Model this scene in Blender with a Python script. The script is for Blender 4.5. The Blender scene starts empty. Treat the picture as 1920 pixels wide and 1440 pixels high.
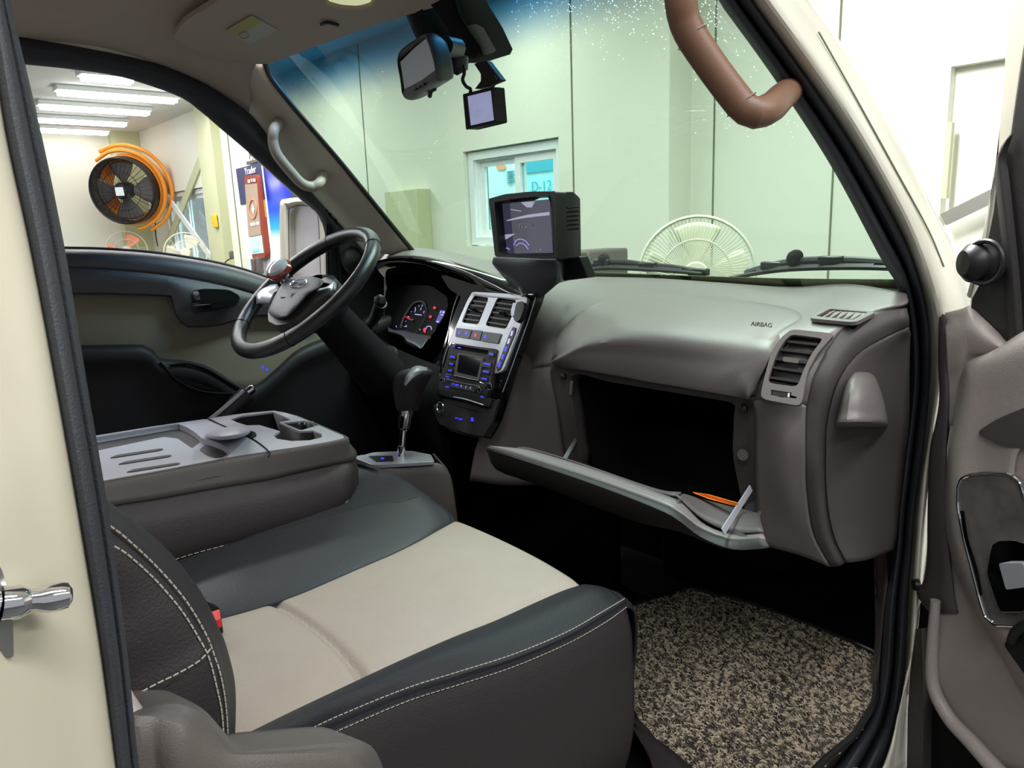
import bpy, bmesh, math, random
from mathutils import Vector, Matrix
from mathutils.geometry import tessellate_polygon
random.seed(7)
C = bpy.context.scene.collection
SC = bpy.context.scene

# ---------------------------------------------------------------- camera (the photographer's phone, at the origin)
# vehicle axes: X forward, Y towards the driver's side, Z up, metres; workshop floor at z = -1.6
F = 1400.0; CX, CY = 960.0, 720.0
_p, _r, _y = math.radians(12.0), math.radians(2.2), math.radians(49.0)
FW = Vector((math.cos(_y)*math.cos(_p), math.sin(_y)*math.cos(_p), -math.sin(_p)))
_R = Vector((math.sin(_y), -math.cos(_y), 0.0)); _U = _R.cross(FW)
RT = _R*math.cos(_r) - _U*math.sin(_r)
UP = _U*math.cos(_r) + _R*math.sin(_r)
cam_d = bpy.data.cameras.new('camera'); cam = bpy.data.objects.new('camera', cam_d); C.objects.link(cam)
cam.matrix_world = Matrix((( RT.x, UP.x, -FW.x, 0), (RT.y, UP.y, -FW.y, 0), (RT.z, UP.z, -FW.z, 0), (0, 0, 0, 1)))
cam_d.sensor_width = 36.0; cam_d.lens = F/1920*36; cam_d.clip_start = 0.02; cam_d.clip_end = 100
SC.camera = cam

# ---------------------------------------------------------------- world, exposure, ceiling lights
SC.view_settings.view_transform = 'Standard'; SC.view_settings.look = 'None'
SC.view_settings.gamma = 1.0; SC.view_settings.use_curve_mapping = False
SC.view_settings.exposure = 0.0
wd = bpy.data.worlds.new('world'); SC.world = wd; wd.use_nodes = True
bg = wd.node_tree.nodes['Background']; bg.inputs[0].default_value = (0.93, 0.97, 1.0, 1); bg.inputs[1].default_value = 0.45

def strip_light(name, x, y, z, lx, ly, watts, col=(0.985, 0.99, 1.0)):
    l = bpy.data.lights.new(name, 'AREA'); l.shape = 'RECTANGLE'; l.size = lx; l.size_y = ly
    l.energy = watts; l.color = col
    o = bpy.data.objects.new(name, l); C.objects.link(o); o.location = (x, y, z)
    return o
for (x, y, lx, w) in ((0.2, -0.38, 2.6, 50), (0.4, 3.4, 5.0, 120), (0.6, 5.6, 4.4, 120), (0.6, 8.0, 4.4, 120), (1.6, 1.3, 1.5, 118), (1.6, -1.5, 2.0, 50)):
    strip_light('ceiling_strip_light', x, y, 1.34, lx, 0.25, w)
dl_ = bpy.data.lights.new('outdoor_fill_light', 'AREA'); dl_.shape = 'RECTANGLE'; dl_.size = 9; dl_.size_y = 1.0; dl_.energy = 650; dl_.color = (.93, .97, 1)
dlo = bpy.data.objects.new('outdoor_fill_light', dl_); C.objects.link(dlo); dlo.location = (4.0, 4.0, 1.9); dlo.rotation_euler = (0, 0, math.pi/2)  # added fill lamp, brightens the vehicle outside the window
# ---------------------------------------------------------------- pixel ray -> point on a real surface
def ray(px, py): return RT*((px-CX)/F) - UP*((py-CY)/F) + FW
def pX(px, py, v): d = ray(px, py); return d*(v/d.x)
def pY(px, py, v): d = ray(px, py); return d*(v/d.y)
def pZ(px, py, v): d = ray(px, py); return d*(v/d.z)
def pD(px, py, v): return ray(px, py).normalized()*v
class Plane:
    def __init__(s, p, n): s.p = Vector(p); s.n = Vector(n).normalized()
    @classmethod
    def three(cls, a, b, c):
        n = (b-a).cross(c-a).normalized()
        if n.dot(a) > 0: n = -n
        return cls(a, n)
    def __call__(s, px, py, off=0.0):          # off > 0 comes towards the viewer's side
        d = ray(px, py); q = s.p + s.n*off
        return d*(q.dot(s.n)/d.dot(s.n))
    def many(s, pts, off=0.0): return [s(a, b, off) for a, b in pts]

# ---------------------------------------------------------------- materials
def lin(c): return tuple((((v/255)+0.055)/1.055)**2.4 if v/255 > 0.04045 else v/255/12.92 for v in c)
MATS = {}
def mat(name, col, rough=0.5, metal=0.0, bump=0.0, bscale=200, var=0.0, vscale=8, emis=0.0, spec=0.5, coat=0.0, voro=False):
    if name in MATS: return MATS[name]
    m = bpy.data.materials.new(name); m.use_nodes = True; nt = m.node_tree; b = nt.nodes['Principled BSDF']
    c = (*lin(col), 1)
    b.inputs['Base Color'].default_value = c; b.inputs['Roughness'].default_value = rough
    b.inputs['Metallic'].default_value = metal; b.inputs['Specular IOR Level'].default_value = spec
    if coat: b.inputs['Coat Weight'].default_value = coat; b.inputs['Coat Roughness'].default_value = 0.05
    if emis:
        b.inputs['Emission Color'].default_value = c; b.inputs['Emission Strength'].default_value = emis
    tc = nt.nodes.new('ShaderNodeTexCoord')
    if var:
        n = nt.nodes.new('ShaderNodeTexNoise'); n.inputs['Scale'].default_value = vscale; n.inputs['Detail'].default_value = 4
        nt.links.new(tc.outputs['Object'], n.inputs['Vector'])
        mx = nt.nodes.new('ShaderNodeMix'); mx.data_type = 'RGBA'
        mx.inputs[6].default_value = (*[v*(1-var) for v in c[:3]], 1); mx.inputs[7].default_value = (*[min(1, v*(1+var)) for v in c[:3]], 1)
        nt.links.new(n.outputs[0], mx.inputs[0]); nt.links.new(mx.outputs[2], b.inputs['Base Color'])
    if bump:
        n = nt.nodes.new('ShaderNodeTexVoronoi' if voro else 'ShaderNodeTexNoise'); n.inputs['Scale'].default_value = bscale
        nt.links.new(tc.outputs['Object'], n.inputs['Vector'])
        bp = nt.nodes.new('ShaderNodeBump'); bp.inputs['Strength'].default_value = bump; bp.inputs['Distance'].default_value = 0.002
        nt.links.new(n.outputs[0], bp.inputs['Height']); nt.links.new(bp.outputs[0], b.inputs['Normal'])
    MATS[name] = m; return m
def glass_mat(name, tint, refl=0.06, band=None):
    m = bpy.data.materials.new(name); m.use_nodes = True; nt = m.node_tree; nt.nodes.clear()
    out = nt.nodes.new('ShaderNodeOutputMaterial'); mx = nt.nodes.new('ShaderNodeMixShader')
    tr = nt.nodes.new('ShaderNodeBsdfTransparent'); gl = nt.nodes.new('ShaderNodeBsdfGlossy'); gl.inputs['Roughness'].default_value = 0.01
    tr.inputs[0].default_value = (*tint, 1)
    fr = nt.nodes.new('ShaderNodeLayerWeight'); pw = nt.nodes.new('ShaderNodeMath'); pw.operation = 'POWER'; pw.inputs[1].default_value = 4.0
    mu = nt.nodes.new('ShaderNodeMath'); mu.operation = 'MULTIPLY_ADD'; mu.inputs[1].default_value = refl*.6; mu.inputs[2].default_value = .06*refl
    nt.links.new(fr.outputs['Facing'], pw.inputs[0]); nt.links.new(pw.outputs[0], mu.inputs[0]); nt.links.new(mu.outputs[0], mx.inputs[0])
    nt.links.new(tr.outputs[0], mx.inputs[1]); nt.links.new(gl.outputs[0], mx.inputs[2]); nt.links.new(mx.outputs[0], out.inputs[0])
    if band:                                    # the blue shade band moulded into the top of a windscreen, by height
        tc = nt.nodes.new('ShaderNodeTexCoord'); sp = nt.nodes.new('ShaderNodeSeparateXYZ'); mr = nt.nodes.new('ShaderNodeMapRange')
        nt.links.new(tc.outputs['Object'], sp.inputs[0]); nt.links.new(sp.outputs[2], mr.inputs[0])
        mr.inputs[1].default_value = band[0]; mr.inputs[2].default_value = band[1]; mr.interpolation_type = 'SMOOTHSTEP'
        cm = nt.nodes.new('ShaderNodeMix'); cm.data_type = 'RGBA'
        cm.inputs[6].default_value = (*tint, 1); cm.inputs[7].default_value = (*band[2], 1)
        nt.links.new(mr.outputs[0], cm.inputs[0]); nt.links.new(cm.outputs[2], tr.inputs[0])
    MATS[name] = m; return m
M = {
 'dash':   mat('dash_plastic', (109, 102, 100), 0.42, bump=0.2, bscale=900, spec=0.6),
 'dashd':  mat('dark_dash_plastic', (40, 38, 38), 0.55, bump=0.25, bscale=900, spec=0.4),
 'cap':    mat('end_cap_plastic', (76, 69, 69), 0.5, bump=0.25, bscale=900, spec=0.4),
 'black':  mat('black_plastic', (22, 22, 24), 0.42),
 'matte':  mat('matte_black', (14, 14, 15), 0.8, spec=0.2),
 'void':   mat('shade_black', (14, 13, 14), 0.95, bump=0.6, bscale=500, spec=0.1),  # near black: shade of footwell and recesses is put into the colour
 'gloss':  mat('piano_black', (8, 8, 10), 0.06, coat=0.6),
 'silver': mat('satin_silver', (172, 174, 182), 0.32, metal=0.45),
 'chrome': mat('chrome', (225, 225, 228), 0.07, metal=1.0),
 'cream':  mat('cream_paint', (224, 220, 204), 0.22, coat=0.5, var=0.02),
 'creamj': mat('cream_paint_jamb', (200, 194, 172), 0.35, coat=0.2, var=0.05, vscale=12),
 'rubber': mat('weatherstrip_rubber', (50, 52, 58), 0.6, bump=0.3, bscale=600),
 'head':   mat('headliner_fabric', (188, 173, 163), 0.9, bump=0.5, bscale=900, spec=0.15, var=0.04),
 'visor':  mat('visor_vinyl', (178, 163, 152), 0.75, bump=0.4, bscale=700, spec=0.2),
 'pillar': mat('pillar_trim', (206, 199, 184), 0.6, bump=0.2, bscale=700, spec=0.3),
 'handle': mat('brown_handle', (116, 84, 64), 0.45, bump=0.15, bscale=800),
 'handleg':mat('grey_handle', (165, 156, 144), 0.5, bump=0.15, bscale=800),
 'beige':  mat('beige_leatherette', (156, 144, 132), 0.5, bump=0.35, bscale=420, var=0.06, vscale=20, spec=0.35),
 'leather':mat('black_leatherette', (36, 36, 40), 0.55, bump=0.16, bscale=380, spec=0.2, voro=True),
 'leatherb':mat('brown_leatherette', (46, 41, 42), 0.55, bump=0.35, bscale=420, spec=0.35),
 'leatherg':mat('charcoal_leatherette', (48, 49, 52), 0.5, bump=0.3, bscale=420, spec=0.35),
 'thread': mat('white_thread', (172, 164, 150), 0.8),
 'grey':   mat('grey_console_plastic', (150, 150, 157), 0.42, bump=0.2, bscale=900),
 'greyd':  mat('brown_console_plastic', (80, 75, 72), 0.5, bump=0.2, bscale=900),
 'shield': mat('seat_side_plastic', (92, 85, 80), 0.45, bump=0.2, bscale=700),
 'doorp':  mat('door_trim_plastic', (160, 150, 146), 0.42, bump=0.35, bscale=500, spec=0.5),
 'doorb':  mat('door_trim_beige', (134, 126, 110), 0.8, bump=0.4, bscale=600, spec=0.2),
 'doord':  mat('door_trim_dark', (64, 61, 65), 0.42, bump=0.2, bscale=700),
 'wallp':  mat('wall_panel', (228, 228, 213), 0.55, var=0.02, vscale=3),
 'wallg':  mat('wall_column', (196, 199, 160), 0.55),
 'ceil':   mat('ceiling_panel', (225, 225, 222), 0.7),
 'conc':   mat('painted_floor', (74, 76, 76), 0.5, var=0.1, vscale=2),
 'white':  mat('white_pvc', (236, 240, 240), 0.35),
 'seam':   mat('seam_line', (112, 118, 92), 0.8),  # dull olive tone for panel seams and the windscreen band
 'lamp':   mat('lamp_tube', (255, 255, 255), 0.5, emis=12.0),
 'blue':   mat('blue_backlight', (40, 45, 235), 0.4, emis=2.2),
 'bluew':  mat('gauge_backlight', (175, 170, 255), 0.4, emis=0.8),
 'bluescr':mat('trip_display', (60, 55, 150), 0.3, emis=0.5),
 'red':    mat('red_backlight', (225, 20, 45), 0.4, emis=1.0),
 'redp':   mat('red_plastic', (200, 24, 30), 0.35),
 'orange': mat('orange_paint', (236, 150, 50), 0.45),
 'salmon': mat('salmon_blade', (240, 150, 110), 0.45),
 'clearw': mat('white_fan_plastic', (216, 214, 192), 0.4),
 'navy':   mat('navy_panel', (60, 62, 105), 0.4),
 'steel':  mat('galvanised_steel', (180, 178, 170), 0.35, metal=0.9),
 'yellow': mat('yellow_plastic', (225, 190, 50), 0.5),
 'paper':  mat('label_paper', (176, 176, 170), 0.7),
 'yellowp':mat('label_yellow', (170, 168, 110), 0.7),
 'cyan':   mat('turquoise_panel', (165, 222, 232), 0.5),
 'pale':   mat('pale_blue_panel', (205, 228, 232), 0.5),
 'teal':   mat('teal_lettering', (58, 160, 185), 0.5),
 'env':    mat('orange_envelope', (225, 125, 30), 0.6),
 'lblue':  mat('blue_label', (40, 140, 215), 0.4),
 'wood':   mat('dark_wood_gloss', (100, 95, 94), 0.12, var=0.5, vscale=30, coat=0.8),
 'brownred': mat('brown_red_frame', (150, 66, 50), 0.4),
 'mirror': mat('mirror_glass', (225, 232, 242), 0.03, metal=1.0),
 'doora':  mat('armrest_plastic', (40, 38, 40), 0.55, bump=0.2, bscale=700, spec=0.3),
 'pad':    mat('airbag_pad_plastic', (84, 82, 87), 0.5, bump=0.2, bscale=900, spec=0.35),
 'ctop':   mat('lit_grey_plastic', (176, 176, 187), 0.42, bump=0.2, bscale=900),  # grey plastic lightened to carry the window light falling on it
 'doorscr':mat('charger_screen', (185, 160, 140), 0.3),
 'taillight': mat('hazard_red', (150, 40, 45), 0.4),
 'btn':    mat('grey_button', (70, 70, 78), 0.4),
}
glass_mat('windscreen_glass', (0.445, 0.565, 0.49), 1.0, band=(0.315, 0.40, (0.03, 0.16, 0.32)))
glass_mat('window_glass', (0.86, 0.97, 0.97), 0.8)

# ---------------------------------------------------------------- shapes: each returns (verts, faces)
def cat(P, n, closed=False):
    """resample a polyline smoothly to n points, even in arc length"""
    P = [Vector(p) for p in P]; m = len(P)
    if m == 1: return [P[0].copy() for _ in range(n)]
    if m == 2 and not closed: return [P[0].lerp(P[1], i/(n-1)) for i in range(n)]
    dense = []; segs = m if closed else m-1
    for i in range(segs):
        if closed: a, b, c, d = P[(i-1) % m], P[i], P[(i+1) % m], P[(i+2) % m]
        else:
            b, c = P[i], P[i+1]; a = P[i-1] if i else b*2-c; d = P[i+2] if i+2 < m else c*2-b
        for k in range(10):
            t = k/10
            dense.append(0.5*((2*b)+(c-a)*t+(2*a-5*b+4*c-d)*t*t+(3*b-a-3*c+d)*t**3))
    dense.append((P[0] if closed else P[-1]).copy())
    L = [0.0]
    for i in range(1, len(dense)): L.append(L[-1]+(dense[i]-dense[i-1]).length)
    tot = L[-1] or 1e-9; out = []; j = 0; cnt = n
    for i in range(cnt):
        s = tot*i/(cnt if closed else cnt-1)
        while j < len(L)-2 and L[j+1] < s: j += 1
        t = (s-L[j])/max(1e-9, L[j+1]-L[j]); out.append(dense[j].lerp(dense[j+1], min(1, max(0, t))))
    return out
def grid(rows, closed=False):
    V = [p for r in rows for p in r]; n = len(rows[0]); Fc = []
    for i in range(len(rows)-1):
        for j in range(n if closed else n-1):
            k = (j+1) % n; Fc.append((i*n+j, i*n+k, (i+1)*n+k, (i+1)*n+j))
    return V, Fc
def loft(rows, nu=24, sub=4, closed=False, smooth=True):
    R = [cat(r, nu, closed) for r in rows]
    if sub > 1 and len(R) > 1:
        cols = []
        for j in range(nu):
            col = [r[j] for r in R]; out = []
            if smooth and len(R) > 2:
                for i in range(len(R)-1):
                    b, c = col[i], col[i+1]; a = col[i-1] if i else b*2-c; d = col[i+2] if i+2 < len(R) else c*2-b
                    for k in range(sub):
                        t = k/sub; out.append(0.5*((2*b)+(c-a)*t+(2*a-5*b+4*c-d)*t*t+(3*b-a-3*c+d)*t**3))
                out.append(col[-1])
            else:
                for i in range(len(R)-1): out += [col[i].lerp(col[i+1], k/sub) for k in range(sub)]
                out.append(col[-1])
            cols.append(out)
        R = [[cols[j][i] for j in range(nu)] for i in range(len(cols[0]))]
    return grid(R, closed)
def tube(P, r, n=24, seg=10, closed=False, squash=None, taper=None):
    Q = cat(P, n, closed); rows = []; prev = None
    for i, p in enumerate(Q):
        t = (Q[(i+1) % n]-Q[i-1]) if (closed or 0 < i < n-1) else (Q[1]-Q[0] if i == 0 else Q[-1]-Q[-2])
        t.normalize()
        if prev is None: a = t.orthogonal().normalized()
        else:
            a = prev-t*prev.dot(t); a = a.normalized() if a.length > 1e-6 else t.orthogonal().normalized()
        prev = a; b = t.cross(a)
        rr = r(i/(n-1)) if callable(r) else r
        rows.append([p+(a*math.cos(2*math.pi*k/seg)+b*math.sin(2*math.pi*k/seg))*rr for k in range(seg)])
    if closed: rows.append(rows[0])
    V, Fc = grid(rows, True)
    if not closed: Fc += [tuple(range(seg))[::-1], tuple(len(V)-seg+k for k in range(seg))]
    return V, Fc
def box(c, s, ax=None):
    c = Vector(c); X, Y, Z = ax if ax else (Vector((1, 0, 0)), Vector((0, 1, 0)), Vector((0, 0, 1)))
    V = [c+X*(s[0]/2*i)+Y*(s[1]/2*j)+Z*(s[2]/2*k) for i in (-1, 1) for j in (-1, 1) for k in (-1, 1)]
    return V, [(0, 1, 3, 2), (4, 6, 7, 5), (0, 4, 5, 1), (2, 3, 7, 6), (0, 2, 6, 4), (1, 5, 7, 3)]
def bx(x0, x1, y0, y1, z0, z1): return box(((x0+x1)/2, (y0+y1)/2, (z0+z1)/2), (abs(x1-x0), abs(y1-y0), abs(z1-z0)))
def sheet(outer, holes, d):
    """a solid plate with through holes: front outline and holes, pushed along vector d"""
    loops = [list(outer)]+[list(h) for h in holes]; V = [Vector(p) for l in loops for p in l]; n = len(V)
    tri = tessellate_polygon([[Vector(p) for p in l] for l in loops])
    Fc = [tuple(t) for t in tri]+[tuple(i+n for i in t[::-1]) for t in tri]
    V += [p+d for p in V]; k = 0
    for l in loops:
        m = len(l)
        for i in range(m): a, b = k+i, k+(i+1) % m; Fc.append((a, b, b+n, a+n))
        k += m
    return V, Fc
def basin(outline, d, shrink=1.0):
    """walls and floor of a recess sunk from an outline along d"""
    m = len(outline); c = sum((Vector(p) for p in outline), Vector())/m
    low = [c+(Vector(p)-c)*shrink+d for p in outline]
    V = [Vector(p) for p in outline]+low
    Fc = [(i, (i+1) % m, (i+1) % m+m, i+m) for i in range(m)]
    Fc += [tuple(x+m for x in t) for t in tessellate_polygon([low])]
    return V, Fc
def rnd(P, r=0.25, k=4):
    """round the corners of a closed outline"""
    P = [Vector(p) for p in P]; m = len(P); out = []
    for i in range(m):
        a, b, c = P[i-1], P[i], P[(i+1) % m]; q0 = b+(a-b)*r; q1 = b+(c-b)*r
        for j in range(k+1):
            t = j/k; out.append(q0*(1-t)**2+b*2*t*(1-t)+q1*t*t)
    return out
def lathe(prof, o, axis, seg=32, sx=1.0):
    """profile of (radius, height) turned about an axis"""
    o = Vector(o); ax = Vector(axis).normalized(); a = ax.orthogonal().normalized(); b = ax.cross(a); rows = []
    for r, h in prof: rows.append([o+ax*h+(a*math.cos(2*math.pi*k/seg)+b*math.sin(2*math.pi*k/seg)*sx)*max(r, 1e-4) for k in range(seg)])
    return grid(rows, True)
def ell(c, a, b, n=32, a0=0, a1=2*math.pi):
    full = abs(a1-a0-2*math.pi) < 1e-6
    return [Vector(c)+a*math.cos(a0+(a1-a0)*k/(n if full else n-1))+b*math.sin(a0+(a1-a0)*k/(n if full else n-1)) for k in range(n)]
def dashes(P, L=0.006, gap=0.003, r=0.0008, off=Vector((0, 0, 0))):
    tot = sum((Vector(P[i+1])-Vector(P[i])).length for i in range(len(P)-1)); n = max(4, int(tot/(L+gap)))
    Q = cat(P, n*4+1); out = []
    for i in range(n):
        a = Q[i*4]+off; b = Q[i*4+int(3)]+off; out.append(tube([a, b], r, 2, 5))
    return out

def obj(name, shapes, m, parent=None, smooth=True, bevel=0.0, solid=0.0, sub=0, soff=0.0, bseg=2, angle=35):
    if isinstance(shapes, tuple): shapes = [shapes]
    V = []; Fc = []
    for v, f in shapes:
        k = len(V); V += [tuple(p) for p in v]; Fc += [tuple(i+k for i in t) for t in f]
    me = bpy.data.meshes.new(name); me.from_pydata(V, [], Fc)
    bm = bmesh.new(); bm.from_mesh(me); bmesh.ops.remove_doubles(bm, verts=bm.verts, dist=1e-6)
    bmesh.ops.recalc_face_normals(bm, faces=bm.faces); bm.to_mesh(me); bm.free()
    if isinstance(m, str): m = M.get(m) or MATS[m]
    me.materials.append(m)
    if smooth:
        me.polygons.foreach_set('use_smooth', [True]*len(me.polygons))
        try: me.set_sharp_from_angle(angle=math.radians(angle))
        except Exception: pass
    o = bpy.data.objects.new(name, me); C.objects.link(o)
    if solid: q = o.modifiers.new('solidify', 'SOLIDIFY'); q.thickness = solid; q.offset = soff
    if bevel: q = o.modifiers.new('bevel', 'BEVEL'); q.width = bevel; q.segments = bseg; q.limit_method = 'ANGLE'; q.angle_limit = math.radians(40)
    if sub: q = o.modifiers.new('subsurf', 'SUBSURF'); q.levels = sub; q.render_levels = sub
    if parent: o.parent = parent
    return o
def thing(name, label, category, group=None):
    o = bpy.data.objects.new(name, None); C.objects.link(o); o.empty_display_size = 0.1
    o['label'] = label; o['category'] = category
    if group: o['group'] = group
    return o
def tag(o, label, category, group=None, kind=None):
    if label: o['label'] = label
    if category: o['category'] = category
    if group: o['group'] = group
    if kind: o['kind'] = kind
    return o
def struct(name, shapes, m, **k): o = obj(name, shapes, m, **k); o['kind'] = 'structure'; return o
def text(name, s, o, xd, yd, size, m, parent, ext=0.0004):
    cu = bpy.data.curves.new(name, 'FONT'); cu.body = s; cu.size = size; cu.extrude = ext; cu.align_x = 'CENTER'; cu.align_y = 'CENTER'
    t = bpy.data.objects.new(name, cu); C.objects.link(t)
    dg = bpy.context.evaluated_depsgraph_get(); me = bpy.data.meshes.new_from_object(t.evaluated_get(dg))
    bpy.data.objects.remove(t); bpy.data.curves.remove(cu)
    X = Vector(xd).normalized(); Y = Vector(yd); Y = (Y-X*Y.dot(X)).normalized(); Z = X.cross(Y)
    for v in me.vertices: v.co = Vector(o)+X*v.co.x+Y*v.co.y+Z*v.co.z
    me.materials.clear(); me.materials.append(M[m] if isinstance(m, str) else m)
    q = bpy.data.objects.new(name, me); C.objects.link(q)
    if parent: q.parent = parent
    return q

X1, Y1, Z1 = Vector((1, 0, 0)), Vector((0, 1, 0)), Vector((0, 0, 1))

# ================================================================ THE WORKSHOP
FX = 3.2; RX = 3.387; GZ = -1.6; CZ = 1.39
struct('floor', bx(-6, 6.5, -5, 11.4, GZ-0.1, GZ), 'conc', smooth=False)
struct('ceiling', bx(-3.5, RX+.2, -1.6, 11.3, CZ, CZ+0.1), 'ceil', smooth=False)
def wallplate(y0, y1, x, holes, th=0.16):
    return sheet([(x, y0, GZ), (x, y1, GZ), (x, y1, CZ), (x, y0, CZ)], [[(x, a, c), (x, b, c), (x, b, d), (x, a, d)] for a, b, c, d in holes], Vector((th, 0, 0)))
W1 = (3.19, 4.09, -0.13, 0.489); W2 = (0.30, 1.19, -0.14, 0.545); W3 = (8.95, 10.30, -0.40, 0.56)
wf = struct('wall_front', [wallplate(2.414, 11.3, FX, [W1, W3]), wallplate(-2.6, 2.50, RX, [W2]), bx(FX+.001, RX+.1, 2.408, 2.5, GZ, CZ)], 'wallp', smooth=False)
struct('wall_left', [bx(-3.5, RX+.2, 11.2, 11.36, GZ, CZ)], 'wallp', smooth=False)
struct('trim_1', bx(2.86, FX, 11.02, 11.2, GZ, CZ), 'wallg', smooth=False)            # corner column
struct('trim_2', bx(FX-0.10, FX, 8.24, 8.66, GZ, CZ), 'wallg', smooth=False)          # wall column
struct('trim_3', [bx(FX-0.004, FX, y-.004, y+.004, GZ, CZ) for y in (3.075, pX(683, 250, FX).y)] + [bx(RX-0.004, RX, y-.004, y+.004, GZ, CZ) for y in (1.645, 2.27)] + [bx(FX-.006, FX, 8.03, 8.045, GZ, CZ)], 'seam', smooth=False)

def window(idx, w, x, panes, mid, th=0.16):
    a, b, c, d = w
    def fr(a, b, c, d, t, x0, x1):
        return sheet([(x0, a, c), (x0, b, c), (x0, b, d), (x0, a, d)], [[(x0, a+t, c+t), (x0, b-t, c+t), (x0, b-t, d-t), (x0, a+t, d-t)]], Vector((x1-x0, 0, 0)))
    f = struct('window_%d' % idx, [fr(a+.008, b-.008, c+.008, d-.008, .05, x+.035, x+.10), fr(a+.05, b-.05, c+.05, d-.05, .018, x+.06, x+.12)], 'white', smooth=False)
    s1 = obj('sash', fr(a+.065, mid+.03, c+.06, d-.06, .05, x+.065, x+.085), 'white', f, smooth=False)
    s2 = obj('sash', fr(mid-.03, b-.065, c+.06, d-.06, .045, x+.09, x+.11), 'white', f, smooth=False)
    obj('pane', bx(x+.074, x+.077, a+.10, mid, c+.10, d-.10), 'window_glass', s1, smooth=False)
    obj('pane', bx(x+.098, x+.101, mid, b-.10, c+.10, d-.10), 'window_glass', s2, smooth=False)
    return f
window(1, W1, FX, 2, 3.62); window(2, (0.30, 0.98, -0.10, 0.44), RX+.02, 2, 0.70); struct('trim_5', sheet([(RX+.05, .29, -.15), (RX+.05, 1.2, -.15), (RX+.05, 1.2, .555), (RX+.05, .29, .555)], [[(RX+.05, .305, -.095), (RX+.05, .975, -.095), (RX+.05, .975, .435), (RX+.05, .305, .435)]], Vector((.03, 0, 0))), 'wallp', smooth=False); window(3, W3, FX, 2, 9.7)

# outside the window: a parked turquoise vehicle side and a pale panel door
v = thing('parked_truck', 'turquoise truck body marked D-12 seen outside through the high white window', 'truck')
obj('body_panel', [bx(4.55, 6.2, 3.0, pX(972, 330, 4.55).y, -1.1, 1.0)], 'cyan', v, bevel=.02)
obj('rear_panel', [bx(4.5, 6.2, pX(968, 330, 4.5).y, pX(911, 330, 4.5).y, -1.1, 1.2)], 'pale', v, bevel=.05)
obj('louvre', [bx(4.485, 4.5, pX(966, 330, 4.5).y, pX(952, 330, 4.5).y, pX(955, y_, 4.5).z-.007, pX(955, y_, 4.5).z) for y_ in (321, 325, 329, 333, 337, 341)], 'teal', v)
obj('marker_lamp', sheet(rnd([pX(929, 310, 4.49), pX(948, 309, 4.49), pX(947, 318, 4.49), pX(932, 318, 4.49)]), [], Vector((.02, 0, 0))), 'salmon', v)
obj('roof_edge', bx(4.54, 4.55, 3.0, pX(988, 330, 4.55).y, pX(1010, 322, 4.54).z, 1.0), 'teal', v)
text('lettering', 'D-12', pX(1015, 350, 4.54), (0, -1, 0), (0, 0, 1), .122, 'teal', v)

# braces of the steel frame in the far corner
def brace(a, b, w, m, label):
    a, b = Vector(a), Vector(b); t = (b-a).normalized(); n = t.cross(X1).normalized()
    o = obj('diagonal_brace', sheet([a-n*w/2, a+n*w/2, b+n*w/2, b-n*w/2], [], X1*0.02), m, smooth=False)
    tag(o, label, 'brace'); return o
def onf(px, py, off=0.05): return pX(px, py, FX-off)
brace(onf(247, 278), onf(402, 494), .075, 'white', 'long white diagonal brace running from corner column down to the window')
brace(onf(378, 292, .022), onf(306, 476, .022), .12, 'wallg', 'green-beige diagonal brace crossing behind the white one')

# tube lamps on the ceiling seen through the driver's window
for (x0, x1, y, lab) in ((1.72, 2.1, 7.25, 'nearest short ceiling tube lamp, topmost in the driver window'), (1.70, 2.72, 8.06, 'second ceiling tube lamp from the top of the driver window'),
        (1.71, 2.72, 8.96, 'middle ceiling tube lamp of the five seen through the driver window'), (1.82, 2.74, 9.93, 'fourth ceiling tube lamp down in the driver window'), (1.95, 2.75, 10.78, 'lowest and farthest ceiling tube lamp by the left wall')):
    t = thing('ceiling_lamp', lab, 'lamp', 'tube lamps on the workshop ceiling')
    obj('housing', bx(x0-.03, x1+.03, y-.09, y+.09, CZ-.045, CZ), 'white', t, bevel=.01)
    obj('lamp_tube', [tube([(x0, y-.045, CZ-.06), (x1, y-.045, CZ-.06)], .025, 2, 10), tube([(x0, y+.045, CZ-.06), (x1, y+.045, CZ-.06)], .025, 2, 10)], 'lamp', t)

# orange drum fan on the corner column
def fan(name, label, cen, axis, R, ring, blade, blades, cage, extra=None, depth=.12, nrad=36):
    t = thing(name, label, 'fan'); c = Vector(cen); ax = Vector(axis).normalized(); a = ax.cross(Z1).normalized(); b = a.cross(ax)
    obj('cage_ring', [tube(ell(c+ax*h, a*R, b*R, 40), .011 if R > .3 else .006, 40, 8, True) for h in (-depth/2, depth/2)], ring, t)
    sh = []
    for k in range(nrad):
        w = 2*math.pi*k/nrad; d = a*math.cos(w)+b*math.sin(w); d2 = a*math.cos(w+.35)+b*math.sin(w+.35)
        sh.append(tube([c+ax*depth*.62+d*R*.22, c+ax*depth*.60+d2*R*.7, c+ax*depth*.5+d2*R], .0035 if R > .3 else .0018, 6, 5))
    sh.append(tube(ell(c+ax*depth*.6, a*R*.6, b*R*.6, 32), .004, 32, 5, True))
    obj('cage', sh, cage, t)
    obj('hub', lathe([(0, depth*.72), (R*.2, depth*.7), (R*.26, depth*.5), (R*.26, -depth*.3), (0, -depth*.3)], c, ax), cage if R > .3 else 'clearw', t)
    for k in range(blades):
        w = 2*math.pi*k/blades; rows = []
        for i in range(6):
            rr = R*(.2+.7*i/5); sp = .30+.22*math.sin(i/5*2.2)
            rows.append([c+(a*math.cos(w+s)+b*math.sin(w+s))*rr+ax*(s*.12*R) for s in (-sp, -sp/3, sp/3, sp)])
        obj('blade', loft(rows, 8, 2), blade, t, solid=.004)
    return t, c, ax, a, b
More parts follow.
